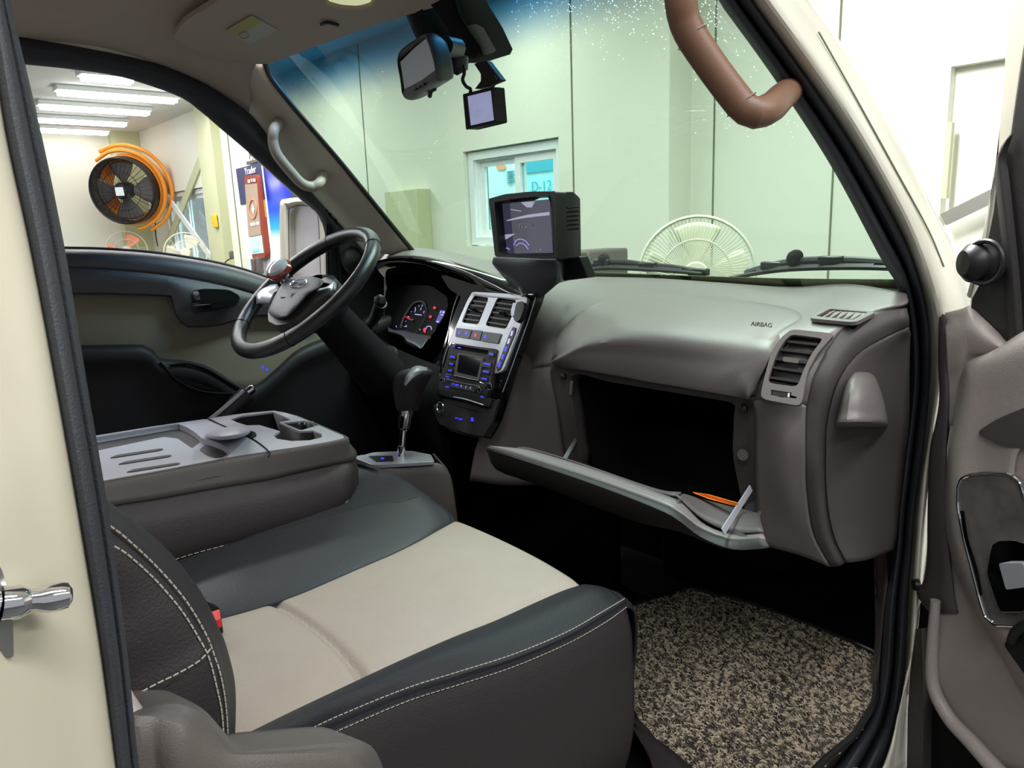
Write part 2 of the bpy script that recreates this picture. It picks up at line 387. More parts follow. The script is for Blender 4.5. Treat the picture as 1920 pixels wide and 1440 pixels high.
fc = pX(236, 357, 2.72); fax = (Vector((.3, 3.0, .6))-fc).normalized()
t, c, ax, a, b = fan('drum_fan', 'black drum fan in an orange frame hung on the far corner column', fc, (-.62, -.70, -.12), .385, 'black', 'greyd', 4, 'black', depth=.20)
obj('drum', lathe([(.40, -.13), (.40, .10), (.385, .10), (.385, -.13), (.40, -.13)], c, ax, 40), 'black', t)
obj('rear_shroud', lathe([(.405, -.03), (.425, -.06), (.425, -.20), (.40, -.28), (.30, -.31)], c, ax, 40), 'orange', t)
obj('yoke', [tube([c+(a*math.cos(w)+b*math.sin(w))*.47-ax*.02 for w in [math.radians(q) for q in (50, 75, 100, 125, 150, 175, 200, 225, 250, 265)]], .024, 40, 8),
             tube([c+(a*math.cos(w)+b*math.sin(w))*.53-ax*.08 for w in [math.radians(q) for q in (60, 80, 100, 125, 150, 175, 200, 225, 250)]], .024, 40, 8)], 'orange', t)
obj('hub_label', sheet([c+ax*.155+a*x+b*y for x, y in ((-.05, -.05), (.05, -.05), (.05, .05), (-.05, .05))], [], ax*.002), 'white', t)
o = obj('power_cord', tube([onf(283, 378, .2), onf(290, 400, .12), onf(292, 440, .12), onf(296, 462, .12)], .008, 20, 6), 'black'); tag(o, 'thin black cord hanging from drum fan down to the window ledge', 'cord')
# stand fans
pf = pX(238, 470, 2.7)
t, c, ax, a, b = fan('stand_fan', 'white wire stand fan with salmon blades, under the drum fan', pf, (-.3, -.95, 0), .24, 'clearw', 'salmon', 3, 'clearw', depth=.09, nrad=12)
obj('pole', tube([c-ax*.08, c-ax*.08-Z1*.05, Vector((c.x, c.y, GZ))-ax*.08], .015, 8, 8), 'clearw', t); obj('base', lathe([(0, .03), (.16, .02), (.18, 0)], (c.x-ax.x*.08, c.y-ax.y*.08, GZ), Z1), 'clearw', t)
pf = pX(348, 474, 2.85)
t, c, ax, a, b = fan('stand_fan', 'white stand fan with pale pink centre, right of the salmon-bladed fan', pf, (-.3, -.95, 0), .22, 'clearw', 'clearw', 3, 'clearw', depth=.09, nrad=14)
obj('pole', tube([c-ax*.08, c-ax*.08-Z1*.05, Vector((c.x, c.y, GZ))-ax*.08], .015, 8, 8), 'clearw', t); obj('base', lathe([(0, .03), (.16, .02), (.18, 0)], (c.x-ax.x*.08, c.y-ax.y*.08, GZ), Z1), 'clearw', t)
# fan in front of the truck
pf = pX(1306, 512, 2.35)
t, c, ax, a, b = fan('stand_fan', 'cream wire stand fan in front of the windscreen, behind the wipers', pf, (-.85, -.55, 0), .205, 'clearw', 'clearw', 4, 'clearw', depth=.10, nrad=90)
for w in (.9, 2.3): obj('cage_clip', [lathe([(0, .008), (.006, .006), (.006, 0)], c+(a*math.cos(w)+b*math.sin(w))*.205+ax*.04, ax, 10)], 'black', t)
obj('pole', tube([c-ax*.08, c-ax*.08-Z1*.05, Vector((c.x, c.y, GZ))-ax*.08], .014, 8, 8), 'clearw', t); obj('base', lathe([(0, .03), (.16, .02), (.18, 0)], (c.x-ax.x*.08, c.y-ax.y*.08, GZ), Z1), 'clearw', t)

# yellow switch, dark lamp on cable, notes
t = thing('wall_hook', 'small yellow plastic hook block on the edge of the wall column', 'hook')
obj('bracket', [box(onf(402, 411, .12), (.03, .12, .10)), box(onf(404, 421, .12), (.03, .10, .07))], 'yellow', t, bevel=.01)
t = thing('cable_lamp', 'small grey round sensor on a bent cable above the driver door', 'lamp')
obj('head', box(pX(434, 478, 2.6), (.03, .055, .075)), 'shield', t, bevel=.012); obj('stem', tube([pX(434, 484, 2.6), pX(424, 490, 2.6), pX(421, 500, 2.6), pX(421, 530, 2.6)], .006, 16, 6), 'black', t)
# charging kiosk
t = thing('charging_kiosk', 'tall navy and blue machine cabinet with brown-red charger screen', 'kiosk')
kx = 2.72; A = pX(443, 317, kx); B = pX(490, 303, kx); kz0 = GZ
dk = .62
obj('cabinet', [bx(kx, kx+dk*.72, B.y, A.y, kz0, A.z)], 'white', t, bevel=.01)
obj('side_panel', loft([[Vector((kx+.01, B.y-.006, z)), Vector((kx+dk*.72, B.y-.006, z))] for z in (A.z-.01, -.2, kz0)], 2, 2), None or mat('kiosk_side', (40, 70, 205), .35), t, solid=.006)
ms = MATS['kiosk_side']; nt = ms.node_tree; bb = nt.nodes['Principled BSDF']; tcn = nt.nodes.new('ShaderNodeTexCoord'); spn = nt.nodes.new('ShaderNodeSeparateXYZ'); mrn = nt.nodes.new('ShaderNodeValToRGB')
mpr = nt.nodes.new('ShaderNodeMapRange'); mpr.inputs[1].default_value = -.15; mpr.inputs[2].default_value = .60
nt.links.new(tcn.outputs['Object'], spn.inputs[0]); nt.links.new(spn.outputs[2], mpr.inputs[0]); nt.links.new(mpr.outputs[0], mrn.inputs[0]); nt.links.new(mrn.outputs[0], bb.inputs['Base Color'])
cr = mrn.color_ramp; cr.elements[0].position = 0.0; cr.elements[0].color = (*lin((235, 240, 250)), 1); cr.elements[1].position = 1; cr.elements[1].color = (*lin((78, 78, 150)), 1)
for p_, c_ in ((.14, (235, 240, 250)), (.26, (60, 180, 235)), (.45, (50, 90, 225)), (.7, (60, 66, 190))): e_ = cr.elements.new(p_); e_.color = (*lin(c_), 1)
K = lambda px, py, off=.01: pX(px, py, kx-off)
obj('header_panel', sheet([K(442, 317), K(490, 304), K(498, 372), K(451, 384)], [], X1*.01), 'navy', t)
obj('edge_trim', [tube([K(490.5, 304, .012), K(512, 480, .012)], .006, 2, 6)], 'white', t)
obj('cap', [sheet([K(462, 309, 0), K(487, 302, 0), K(487, 298, 0), K(462, 303, 0)], [], X1*.3)], 'shield', t)
obj('lifting_eye', tube(ell(K(471, 298, -.05), Y1*.03, Z1*.035, 14), .006, 14, 6, True), 'steel', t)
fr = obj('charger', sheet(rnd([K(457, 330, .05), K(480, 327, .05), K(498, 484, .05), K(473, 487, .05)], .12), [], X1*.05), 'brownred', t)
obj('charger_screen', sheet([K(459, 346, .055), K(481, 344, .055), K(489, 440, .055), K(466, 444, .055)], [], X1*.004), 'doorscr', fr)
obj('status_panel', sheet([K(467, 445, .055), K(490, 441, .055), K(494, 474, .055), K(471, 477, .055)], [], X1*.004), 'pale', fr)
obj('button', sheet([K(473, 467, .058), K(486, 465, .058), K(487, 471, .058), K(474, 473, .058)], [], X1*.004), 'cyan', fr)
obj('bolt_mark', sheet([K(473, 383, .06), K(477, 392, .06), K(475, 402, .06), K(471, 393, .06)], [], X1*.002), 'white', fr)
obj('bolt_ring', tube([K(474+7*math.cos(w), 392+18*math.sin(w), .06) for w in [k*math.pi/8 for k in range(16)]], .005, 32, 5, True), 'salmon', fr)
[obj('screen_glyph', [sheet([K(x, y, .06), K(x+w, y-w*.12, .06), K(x+w+.8, y+6-w*.12, .06), K(x+.8, y+6, .06)], [], X1*.002)], 'white', fr) for x, y, w in ((464, 337, 4), (470, 335, 2), (474, 335, 4), (469, 418, 5), (475, 417, 3), (480, 416, 5))]
text('logo_text', 'Yrader', K(469, 320, .02), (0, -1, 0.02), (0, 0, 1), .085, 'white', t, .002)
obj('paper_note', sheet([K(488, 376), K(495, 375), K(499, 407), K(491, 408)], [], X1*.003), 'yellow', t)
obj('connector', [box(K(477, 498, .06), (.04, .06, .12)), box(K(487, 498, .06), (.05, .05, .14))], 'shield', t, bevel=.008)
t = obj('machine_cabinet', [bx(2.95, 3.15, pX(512, 330, 2.95).y-.75, pX(512, 330, 2.95).y, GZ, pX(514, 330, 2.95).z)], 'shield', bevel=.02)
tag(t, 'dark grey cabinet standing right of the blue kiosk, behind the door mirror', 'cabinet')
# grey box on the wall seen past the left of the windscreen and things at the right
t = obj('wall_cabinet', [bx(FX-.12, FX, pX(720, 360, FX-.12).y, pX(780, 356, FX-.12).y, pX(750, 475, FX-.12).z, pX(750, 357, FX-.12).z)], 'wallg', bevel=.006)
tag(t, 'pale green wall box low behind the left edge of windscreen', 'cabinet')
t = obj('grey_bin', [bx(2.25, 2.5, pX(1103, 470, 2.25).y, pX(1062, 470, 2.25).y, GZ, pX(1080, 470, 2.25).z)], 'shield', bevel=.01)
tag(t, 'grey square post top just right of the dashboard monitor', 'post')
for q, lab in (((1775, 238, 1925, 292), 'upper'), ):
    pass
brace(pX(1768, 412, RX-.05), pX(1862, 366, RX-.05), .05, 'steel', 'bright diagonal brace outside, right of the cream door pillar')
struct('trim_4', [bx(RX-.03, RX, 1.160, 1.18, pX(1772, 372, RX).z, pX(1775, 232, RX).z)], 'wallg', smooth=False)

# ================================================================ THE TRUCK CAB
def side_y(z): return .47+max(0.0, z+.12)*.26
def pS(px, py, off=0.0):                     # a point on the passenger-side door opening, which leans in with height
    d = ray(px, py); y = .48
    for _ in range(6): y = side_y((d*(y/d.y)).z)+off
    return d*(y/d.y)
body = thing('truck_cab_body', 'cream painted cab body around the open passenger doorway', 'truck body')
# front pillar and sill of the door opening
in_ = [(1170, -250), (1330, -30), (1347, 0), (1453, 147), (1563, 317), (1650, 480), (1685, 540), (1700, 623), (1702, 747), (1685, 880), (1677, 960), (1673, 1027), (1655, 1160), (1645, 1293), (1622, 1353), (1590, 1400), (1560, 1440), (1500, 1510)]
out_ = [(1240, -260), (1395, -30), (1413, 0), (1513, 140), (1600, 268), (1680, 410), (1715, 490), (1740, 580), (1747, 680), (1737, 813), (1717, 960), (1712, 1027), (1707, 1093), (1700, 1227), (1690, 1343), (1672, 1400), (1652, 1450), (1600, 1530)]
co_ = [(1330, -280), (1490, -30), (1513, 0), (1580, 90), (1640, 187), (1713, 317), (1753, 400), (1793, 480), (1822, 560), (1790, 640), (1768, 760), (1752, 900), (1745, 993), (1735, 1077), (1722, 1160), (1707, 1227), (1699, 1327), (1697, 1440)]
def mid(a, b, t): 
    return [(x0+(x1-x0)*t, y0+(y1-y0)*t) for (x0, y0), (x1, y1) in zip(a, b)]
def S(l, off): return [pS(x, y, off) for x, y in l]
obj('front_pillar', loft([S(mid(in_, out_, .7), .03), S(out_, .0), S(mid(out_, co_, .22), -.022), S(mid(out_, co_, .5), -.03), S(mid(out_, co_, .8), -.026), S(co_, -.02), S([(x+3, y) for x, y in co_], .05)], 60, 4), 'cream', body, solid=.002)
rb = obj('door_seal', [loft([S(in_, .045), S(mid(in_, out_, .25), .022), S(mid(in_, out_, .42), .018), S(mid(in_, out_, .52), .034), S(mid(in_, out_, .62), .012), S(mid(in_, out_, .85), .0), S(mid(in_, out_, 1.02), .01)], 60, 4)], 'rubber', body, solid=.002)
obj('pillar_seam', tube(S([(1535, 60), (1600, 175), (1680, 320), (1740, 430), (1770, 500)], -.0325), .0012, 40, 5), 'seam', body)
# rear pillar, seal and striker
L0 = [(-60, -60), (-30, 0), (0, 230), (50, 466), (98, 720), (140, 960), (180, 1200), (213, 1440), (225, 1520)]
L1 = [(8, -60), (15, 0), (70, 233), (118, 466), (160, 720), (200, 960), (233, 1200), (257, 1440), (268, 1520)]
obj('rear_pillar', loft([S([(x-420, y) for x, y in L0], -.06), S([(x-300, y) for x, y in L0], -.05), S([(x-150, y) for x, y in L0], -.035), S([(x-70, y) for x, y in L0], -.022), S([(x-14, y) for x, y in L0], -.012), S([(x+6, y) for x, y in L0], .004), S([(x+14, y) for x, y in L0], .05)], 40, 4), 'creamj', body, solid=.002)
obj('door_seal', loft([S([(x, y) for x, y in L0], .01), S(mid(L0, L1, .3), -.008), S(mid(L0, L1, .6), -.006), S(mid(L0, L1, .72), .004), S(mid(L0, L1, .9), .004), S(L1, .03)], 40, 4), 'rubber', body, solid=.002)
st = obj('door_striker', [lathe([(.0066, -.005), (.0056, .003), (.0056, .013), (.0068, .016), (.0074, .019), (.0074, .0245), (.0066, .0275), (.004, .0292), (0, .0295)], pS(8, 1131, -.045), pS(106, 1119, -.045)-pS(8, 1131, -.045), 24), lathe([(.0085, 0), (.0085, .008), (.0062, .012)], pS(2, 1132, -.045), pS(60, 1127, -.045)-pS(8, 1131, -.045), 20),
      ], 'chrome', body)
obj('striker_plate', sheet(rnd([pS(-40, 1060, -.04), pS(2, 1062, -.04), pS(24, 1140, -.04), pS(26, 1232, -.04), pS(12, 1232, -.04), pS(-40, 1180, -.04)], .15), [], Vector((0, .004, 0))), 'steel', body)
# sill along the bottom, shell surfaces that close the cab
obj('door_sill', [bx(.05, 1.2, .40, .50, -1.05, -.955)], 'creamj', body, bevel=.02)
obj('inner_floor_trim', loft([[pZ(1190, 1345, -.858), pZ(1215, 1368, -.858), pZ(1262, 1432, -.858), pZ(1300, 1500, -.858)], [pZ(1180, 1350, -.852), pZ(1200, 1385, -.852), pZ(1235, 1445, -.852), pZ(1270, 1510, -.852)], [Vector((.87, .60, -.85)), Vector((.80, .585, -.85)), Vector((.74, .565, -.85)), Vector((.66, .555, -.85))], [Vector((.85, .50, -.90)), Vector((.75, .50, -.90)), Vector((.68, .50, -.90)), Vector((.5, .50, -.90))]], 12, 3), 'leatherb', body, solid=.004)
obj('kick_trim', loft([S(in_[8:], .04), [pS(1660, 760, .09), pS(1640, 1000, .075), pS(1642, 1160, .07), pS(1636, 1260, .06), pS(1610, 1330, .055), pS(1560, 1400, .05), pS(1500, 1440, .05), pS(1420, 1500, .05)]], 24, 3), 'cap', body, solid=.002)
obj('kick_panel', [sheet([(1.52, .53, -.1), (1.52, .53, -.9), (1.44, .53, -.9), (1.32, .505, -.62), (1.27, .50, -.5), (1.28, .51, -.2)], [], Vector((0, -.012, 0)))], 'void', body)
obj('firewall', [bx(1.52, 1.55, .45, 2.08, -1.0, -.16), bx(1.46, 1.52, .5, 1.12, -.95, -.62)], 'void', body, bevel=.03)
obj('rear_bulkhead', [bx(-.26, -.22, .46, 2.08, -1.0, .46)], 'head', body)
fl = struct('floor_cab', [bx(-.25, 1.55, .54, 2.08, -.98, -.90)], 'void', smooth=False); fl.name = 'cab_floor'
struct('cab_roof', [loft([[Vector((-.3, .55, .34)), Vector((.2, .55, .37)), Vector((.6, .56, .36)), Vector((.86, .57, .32))], [Vector((-.3, .75, .50)), Vector((.3, .75, .52)), Vector((.86, .75, .47))], [Vector((-.3, 1.25, .53)), Vector((.3, 1.25, .55)), Vector((.90, 1.25, .49))], [Vector((-.3, 1.8, .50)), Vector((.3, 1.8, .52)), Vector((.86, 1.8, .47))], [Vector((-.3, 1.99, .42)), Vector((.3, 2.01, .42)), Vector((.86, 2.03, .36))]], 16, 4)], 'cream', solid=.004)
# headliner: from the driver door arch over to the passenger side
arcO = [(30, 63), (133, 80), (267, 107), (333, 133), (400, 167), (467, 213), (507, 263), (533, 300), (567, 343), (617, 400), (660, 447), (700, 492)]
arcI = [(40, 117), (143, 128), (233, 143), (333, 177), (373, 203), (417, 240), (467, 283), (533, 343), (567, 373), (597, 400), (612, 440), (618, 500)]
hl = thing('headliner', 'brown fabric headliner over the driver side of the cab', 'headliner')
hr = [[pY(-80, 50, 1.99)]+[pY(x, y, 1.99) for x, y in arcO[:6]], [Vector((-.3, 1.93, .425)), Vector((.25, 1.93, .445)), Vector((.5, 1.92, .445)), Vector((.70, 1.9, .435)), Vector((.84, 1.88, .415))],
      [Vector((-.3, 1.7, .47)), Vector((.3, 1.7, .48)), Vector((.88, 1.72, .425))], [Vector((-.3, 1.25, .49)), Vector((.3, 1.25, .50)), Vector((.925, 1.25, .43))],
      [Vector((-.3, .8, .47)), Vector((.3, .8, .48)), Vector((.90, .8, .42))], [Vector((-.3, .62, .39)), Vector((.3, .62, .40)), Vector((.85, .64, .37))]]
obj('roof_lining', loft(hr, 28, 5), 'head', hl, solid=.004)
wl = [(497, 112), (505, 140), (532, 178), (580, 236), (640, 306), (700, 380), (772, 468), (800, 500)]
wlX = [.862, .872, .90, .96, 1.05, 1.14, 1.27, 1.32]
wlP = [pX(x, y, X) for (x, y), X in zip(wl, wlX)]
pt = thing('driver_pillar_trim', 'brown-grey moulded trim of the driver-side front pillar', 'pillar trim')
obj('moulding', loft([[pY(x, y, 1.99) for x, y in arcO[4:]], [pY(400, 130, 1.965), pY(455, 165, 1.965)]+[pY((a[0]+b[0])/2, (a[1]+b[1])/2, 1.965) for a, b in zip(((540, 265), (590, 335), (650, 400), (720, 480)), ((540, 250), (590, 320), (650, 390), (720, 470)))], wlP], 30, 5), 'pillar', pt, solid=.004)
obj('edge_seal', tube(wlP, .007, 40, 8), 'black', pt)
# driver door window seal and sash
drv = thing('driver_door', 'closed driver door with beige insert and dark upper trim', 'door')
Dy = lambda px, py, off=0: pY(px, py, 2.0-off)
obj('frame_seal', loft([[Dy(x+6, y-14, -.04) for x, y in arcO], [Dy(x, y, .012) for x, y in arcO], [Dy((a[0]*.55+b[0]*.45), (a[1]*.55+b[1]*.45), .03) for a, b in zip(arcO, arcI)], [Dy(x, y, .0) for x, y in arcI], [Dy(x, y, -.03) for x, y in arcI]], 40, 3), 'rubber', drv, solid=.003)
obj('window_sash', tube([Dy(x+2, y+2, -.02) for x, y in arcI[6:]], .006, 20, 8), 'chrome', drv)
up_t = [(60, 466), (120, 468), (200, 470), (300, 478), (400, 494), (470, 512), (520, 530), (600, 560)]
up_m = [(60, 480), (120, 482), (200, 486), (300, 495), (400, 512), (470, 530), (520, 548), (600, 578)]
up_b = [(60, 545), (140, 548), (200, 548), (310, 552), (322, 556), (330, 585), (345, 606), (365, 610), (410, 607), (480, 590), (600, 590)]
obj('upper_trim', [loft([[Dy(x, y, -.02) for x, y in up_t], [Dy(x, y+1, .03) for x, y in up_t], [Dy(x, y, .052) for x, y in up_m], [Dy(x, y+20, .055) for x, y in up_m]], 40, 3),
     loft([[Dy(x, y+20, .055) for x, y in up_m], [Dy(x, y, .052) for x, y in up_b], [Dy(x, y+3, .03) for x, y in up_b]], 44, 2, smooth=False)], 'doord', drv, solid=.003)
obj('belt_strip', tube([Dy(x, y-2, .012) for x, y in up_t], .005, 30, 6), 'black', drv)
obj('insert', loft([[Dy(60, 540, .03), Dy(320, 548, .03), Dy(640, 560, .03)], [Dy(60, 760, .03), Dy(320, 760, .03), Dy(640, 760, .03)]], 10, 4), 'doorb', drv, solid=.003)
arm = [(100, 648), (165, 648), (268, 647), (282, 652), (298, 672), (340, 676), (380, 684), (420, 705), (445, 722), (480, 722), (520, 690), (560, 655), (620, 630), (700, 600), (820, 560)]
obj('armrest', [loft([[Dy(x, y, .035) for x, y in arm], [Dy(x, y+3, .085) for x, y in arm], [Dy(x, y+22, .10) for x, y in arm], [Dy(x, y+60, .085) for x, y in arm], [Dy(x, 830, .07) for x, y in arm], [Dy(x, 1000, .07) for x, y in arm]], 44, 3)], 'doora', drv, solid=.003)
obj('door_pocket', [tube([Dy(*p, .10) for p in ((320, 685), (350, 682), (385, 692), (410, 706), (450, 730))], .0035, 20, 6), tube([Dy(*p, .10) for p in ((300, 680), (330, 712), (370, 732), (410, 738), (450, 738))], .0035, 20, 6),
     sheet([Dy(*p, .097) for p in ((310, 682), (345, 684), (385, 695), (445, 730), (400, 733), (350, 720))], [], Y1*.004)], 'matte', drv)
obj('window_switch', [lathe([(0, .002), (.0035, .002), (.0035, 0)], Dy(x, y, .112), -Y1, 10) for x, y in ((492, 688), (500, 693))], 'blue', drv)
dh = obj('handle_recess', sheet(rnd([Dy(*p, .058) for p in ((360, 545), (385, 541), (430, 543), (450, 555), (447, 570), (400, 584), (365, 584))], .3), [], Y1*.01), 'matte', drv)
obj('door_lever', [loft([[Dy(*p, .066) for p in ((362, 569), (400, 567), (447, 559))], [Dy(*p, .085) for p in ((362, 571), (400, 569), (447, 561))], [Dy(*p, .070) for p in ((364, 574), (400, 571), (447, 562))]], 16, 3),
     sheet(rnd([Dy(*p, .075) for p in ((361, 568), (385, 570), (398, 574), (395, 582), (370, 583), (363, 578))]), [], Y1*.008), sheet(rnd([Dy(*p, .075) for p in ((361, 548), (372, 545), (376, 562), (366, 562))]), [], Y1*.008)], 'chrome', dh)
obj('quarter_trim', [sheet([Dy(*p, .02) for p in ((612, 392), (640, 425), (720, 520), (720, 620), (616, 620))], [], Y1*.01), tube([Dy(*p, .022) for p in ((618, 400), (620, 480), (624, 600))], .006, 12, 8), tube([Dy(*p, .022) for p in ((628, 410), (634, 480), (642, 600))], .005, 12, 8)], 'matte', drv)
obj('tweeter', [tube(ell(Dy(662, 488, .035), X1*.035, Z1*.04, 24), .004, 24, 6, True), lathe([(0, .006), (.03, .004), (.036, 0)], Dy(662, 488, .03), -Y1, 24)], 'black', drv)
# driver-side mirror outside
_mp = Plane(pY(570, 460, 2.25), (-.92, -.39, 0)); Mm = lambda px, py, off=0: _mp(px, py, off)
mr = thing('door_mirror', 'cream framed door mirror outside the driver window', 'mirror')
sh_o = [(527, 520), (526, 388), (532, 376), (560, 372), (600, 380), (612, 420), (618, 530)]
sh_i = [(541, 520), (540, 400), (547, 388), (566, 383), (592, 392), (599, 420), (603, 530)]
obj('shell', [loft([[Mm(x, y, -.06) for x, y in sh_o], [Mm(x, y, .0) for x, y in sh_o], [Mm((a[0]+b[0])/2, (a[1]+b[1])/2, .015) for a, b in zip(sh_o, sh_i)], [Mm(x, y, 0) for x, y in sh_i], [Mm(x, y, -.015) for x, y in sh_i]], 40, 3)], 'cream', mr, solid=.003)
obj('seal', tube([Mm(x, y, -.004) for x, y in sh_i], .004, 40, 6), 'black', mr)
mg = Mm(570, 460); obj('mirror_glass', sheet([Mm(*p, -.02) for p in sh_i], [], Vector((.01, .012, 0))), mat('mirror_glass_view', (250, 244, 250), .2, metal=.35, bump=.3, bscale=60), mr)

# driver grab handle
def grab(name, label, pts, r, m, ends):
    t = thing(name, label, 'grab handle'); obj('grip', tube(pts, r, 90, 18), m, t)
    for e, q in ends: obj('end_mount', lathe([(r*1.25, 0), (r*1.3, r*.5), (r*1.1, r*1.2), (0, r*1.4)], e, q, 20), m, t)
    return t
G = lambda px, py: pY(px, py, 1.90)
grab('grab_handle', 'grey grab handle on driver-side pillar beside the windscreen', [pY(524, 230, 1.95), G(514, 243), G(512, 265), G(520, 290), G(545, 322), G(566, 344), G(585, 350), G(600, 342), pY(606, 326, 1.95)], lambda t: .0135 if .12 < t < .88 else .0165, 'handleg', [])
GP = lambda px, py, d=1.0: pD(px, py, d)
hp = grab('grab_handle', 'large brown grab handle across the top right of the windscreen', [GP(1258, -140, 1.45), GP(1264, -95, 1.2), GP(1270, -55, 1.06), GP(1275, -15), GP(1279, 22), GP(1292, 60), GP(1330, 118), GP(1370, 172), GP(1395, 202), GP(1418, 212), GP(1446, 201, 1.03), GP(1466, 182, 1.12), GP(1486, 166, 1.25), GP(1510, 150, 1.38)], lambda t: .0187 if t < .8 else .0187+.022*(t-.8), 'handle', [])
obj('grip_ring', [tube(ell(GP(*c_), (GP(c_[0]+10, c_[1]-8)-GP(*c_)).normalized()*.0188, FW*.0188, 20), .0006, 20, 5, True) for c_ in ((1298, 70), (1390, 196))], 'beige', hp)

# windscreen
ws = []
def wx(y, z):
    q = (y-1.25)/.78; b = 1.475-.14*q*q; tp = .925-.055*q*q; t = (z+.16)/(.45+.16)
    return b+(tp-b)*t - .03*math.sin(math.pi*min(1, max(0, t)))*-1
rows = [[Vector((wx(y, z), y, z)) for y in [side_y(z)+.045+(2.03-side_y(z)-.045)*k/16 for k in range(17)]] for z in [-.16+.61*i/8 for i in range(9)]]
wsc = thing('windscreen', 'green tinted rain-spotted windscreen with blue shade band', 'windscreen')
gl = obj('glass_pane', grid(rows), 'windscreen_glass', wsc)
def pW(px, py, off=0.0):                     # a point on the windscreen; off > 0 is outside
    d = ray(px, py); lo, hi = .6, 3.0
    for _ in range(40):
        m_ = (lo+hi)/2; q = d*m_
        if q.x < wx(q.y, q.z)+off: lo = m_
        else: hi = m_
    return d*lo
obj('dotted_band', loft([[pW(1040, 528), pW(1150, 531), pW(1300, 535), pW(1480, 545), pW(1690, 552)], [pW(1040, 508), pW(1160, 512), pW(1300, 517), pW(1480, 522), pW(1690, 524)]], 30, 2), 'seam', wsc, solid=.001)
dr = []
drop_mat = bpy.data.materials.new('rain_drop'); drop_mat.use_nodes = True; nt = drop_mat.node_tree; nt.nodes.clear()
o_ = nt.nodes.new('ShaderNodeOutputMaterial'); m_x = nt.nodes.new('ShaderNodeAddShader'); t_l = nt.nodes.new('ShaderNodeBsdfTranslucent'); g_l = nt.nodes.new('ShaderNodeBsdfGlossy'); t_l.inputs[0].default_value = (.75, .8, .78, 1); g_l.inputs[0].default_value = (.5, .5, .5, 1); g_l.inputs[1].default_value = .2
nt.links.new(t_l.outputs[0], m_x.inputs[0]); nt.links.new(g_l.outputs[0], m_x.inputs[1]); nt.links.new(m_x.outputs[0], o_.inputs[0])
random.seed(3)
def drop(px, py, s):
    p = pW(px, py, .002); n = Vector((1, 0, .8)).normalized(); dr.append(lathe([(0, s*.5), (s*.6, s*.35), (s, 0)], p, n, 6))
for _ in range(700):
    u = random.random()
    if u < .42: x = random.uniform(960, 1350); y = random.uniform(0, 120)**1 * random.random()
    elif u < .62:
        y = random.uniform(10, 260); x = random.uniform(1300, 1330+y*.75)
    elif u < .85:
        tq = random.random(); x = 520+tq*260+random.gauss(20, 18); y = 150+tq*310+random.gauss(-10, 20)
    else: x = random.uniform(560, 900); y = random.uniform(90, 420)
    drop(x, y, random.choice((.0006, .0007, .0009, .0012)))
ro = obj('rain_drops', dr, drop_mat, smooth=True); tag(ro, 'fine rain drops spattered over the windscreen glass', 'rain drops', kind='stuff')

# wipers outside the glass
def wiper(lab, arm_p, blade_p, knob):
    t = thing('wiper', lab, 'wiper', 'windscreen wipers')
    obj('wiper_arm', tube([pW(x, y, .045) for x, y in arm_p], .008, 24, 8), 'black', t)
    obj('wiper_blade', [tube([pW(x, y, .02) for x, y in blade_p], .005, 24, 6), tube([pW(x, y-3.5, .03) for x, y in blade_p[1:-1]], .0045, 24, 6)], 'black', t)
    obj('linkage', [box(pW(x, y, .04), (.02, .05, .016)) for x, y in arm_p[1::2]], 'black', t, bevel=.003)
    obj('pivot_cap', lathe([(0, .014), (.012, .010), (.018, 0), (.014, -.008)], pW(*knob, .045), -X1+Z1*.4, 18), 'matte', t)
wiper('left windscreen wiper with its pivot near the dashboard monitor', [(1095, 500), (1130, 492), (1170, 492), (1215, 498), (1260, 502), (1310, 510)], [(1095, 505), (1150, 503), (1220, 506), (1280, 510), (1316, 514)], (1132, 487))
wiper('right windscreen wiper ending behind the cream front pillar', [(1400, 512), (1450, 498), (1500, 490), (1560, 488), (1620, 490), (1700, 496)], [(1370, 522), (1420, 512), (1480, 505), (1560, 502), (1640, 502), (1700, 505)], (1490, 484))

# sun visor, label, dome lamp
sv = thing('sun_visor', 'brown driver sun visor folded up with a white warning label', 'sun visor')
pl = Plane.three(pX(340, 62, .60).lerp(pZ(340, 62, .425), 1), pZ(500, 125, .405), pZ(860, 0, .418))
vo = [(326, 68), (345, 42), (400, 8), (440, -20), (640, -60), (870, -50), (858, 2), (740, 36), (640, 70), (560, 100), (500, 122), (440, 118), (380, 100), (335, 82)]
obj('visor_panel', sheet(rnd(pl.many(vo), .3, 3), [], Z1*.012), 'visor', sv, bevel=.005)
lb = obj('warning_label', sheet(pl.many(((424, 57), (472, 29), (521, 57), (469, 83)), .002), [], Z1*.001), 'paper', sv)
obj('label_stripe', sheet(pl.many(((424, 57), (472, 29), (492, 41), (444, 67)), .003), [], Z1*.001), 'yellowp', lb)
obj('label_icon', tube([pl(458+9*math.cos(w), 66+6*math.sin(w), .0035) for w in [k*math.pi/6 for k in range(12)]], .0006, 24, 5, True), 'brownred', lb)
obj('visor_clip', tube(pl.many(((602, 46), (612, 42), (624, 44), (634, 47)), .006), .0035, 12, 8), 'black', sv)
dl = thing('dome_lamp', 'small cabin lamp at top edge with pale yellow lens', 'lamp')
obj('lens', sheet(rnd(pl.many(((612, -12), (700, -14), (696, 4), (672, 11), (640, 9), (615, 2)), .02), .3), [], Z1*.01), mat('dome_lens', (240, 240, 190), .3, emis=.5), dl)
obj('surround', tube(rnd(pl.many(((606, -12), (706, -14), (700, 8), (672, 15), (638, 13), (610, 5)), .016), .3), .005, 40, 8, True), 'visor', dl)

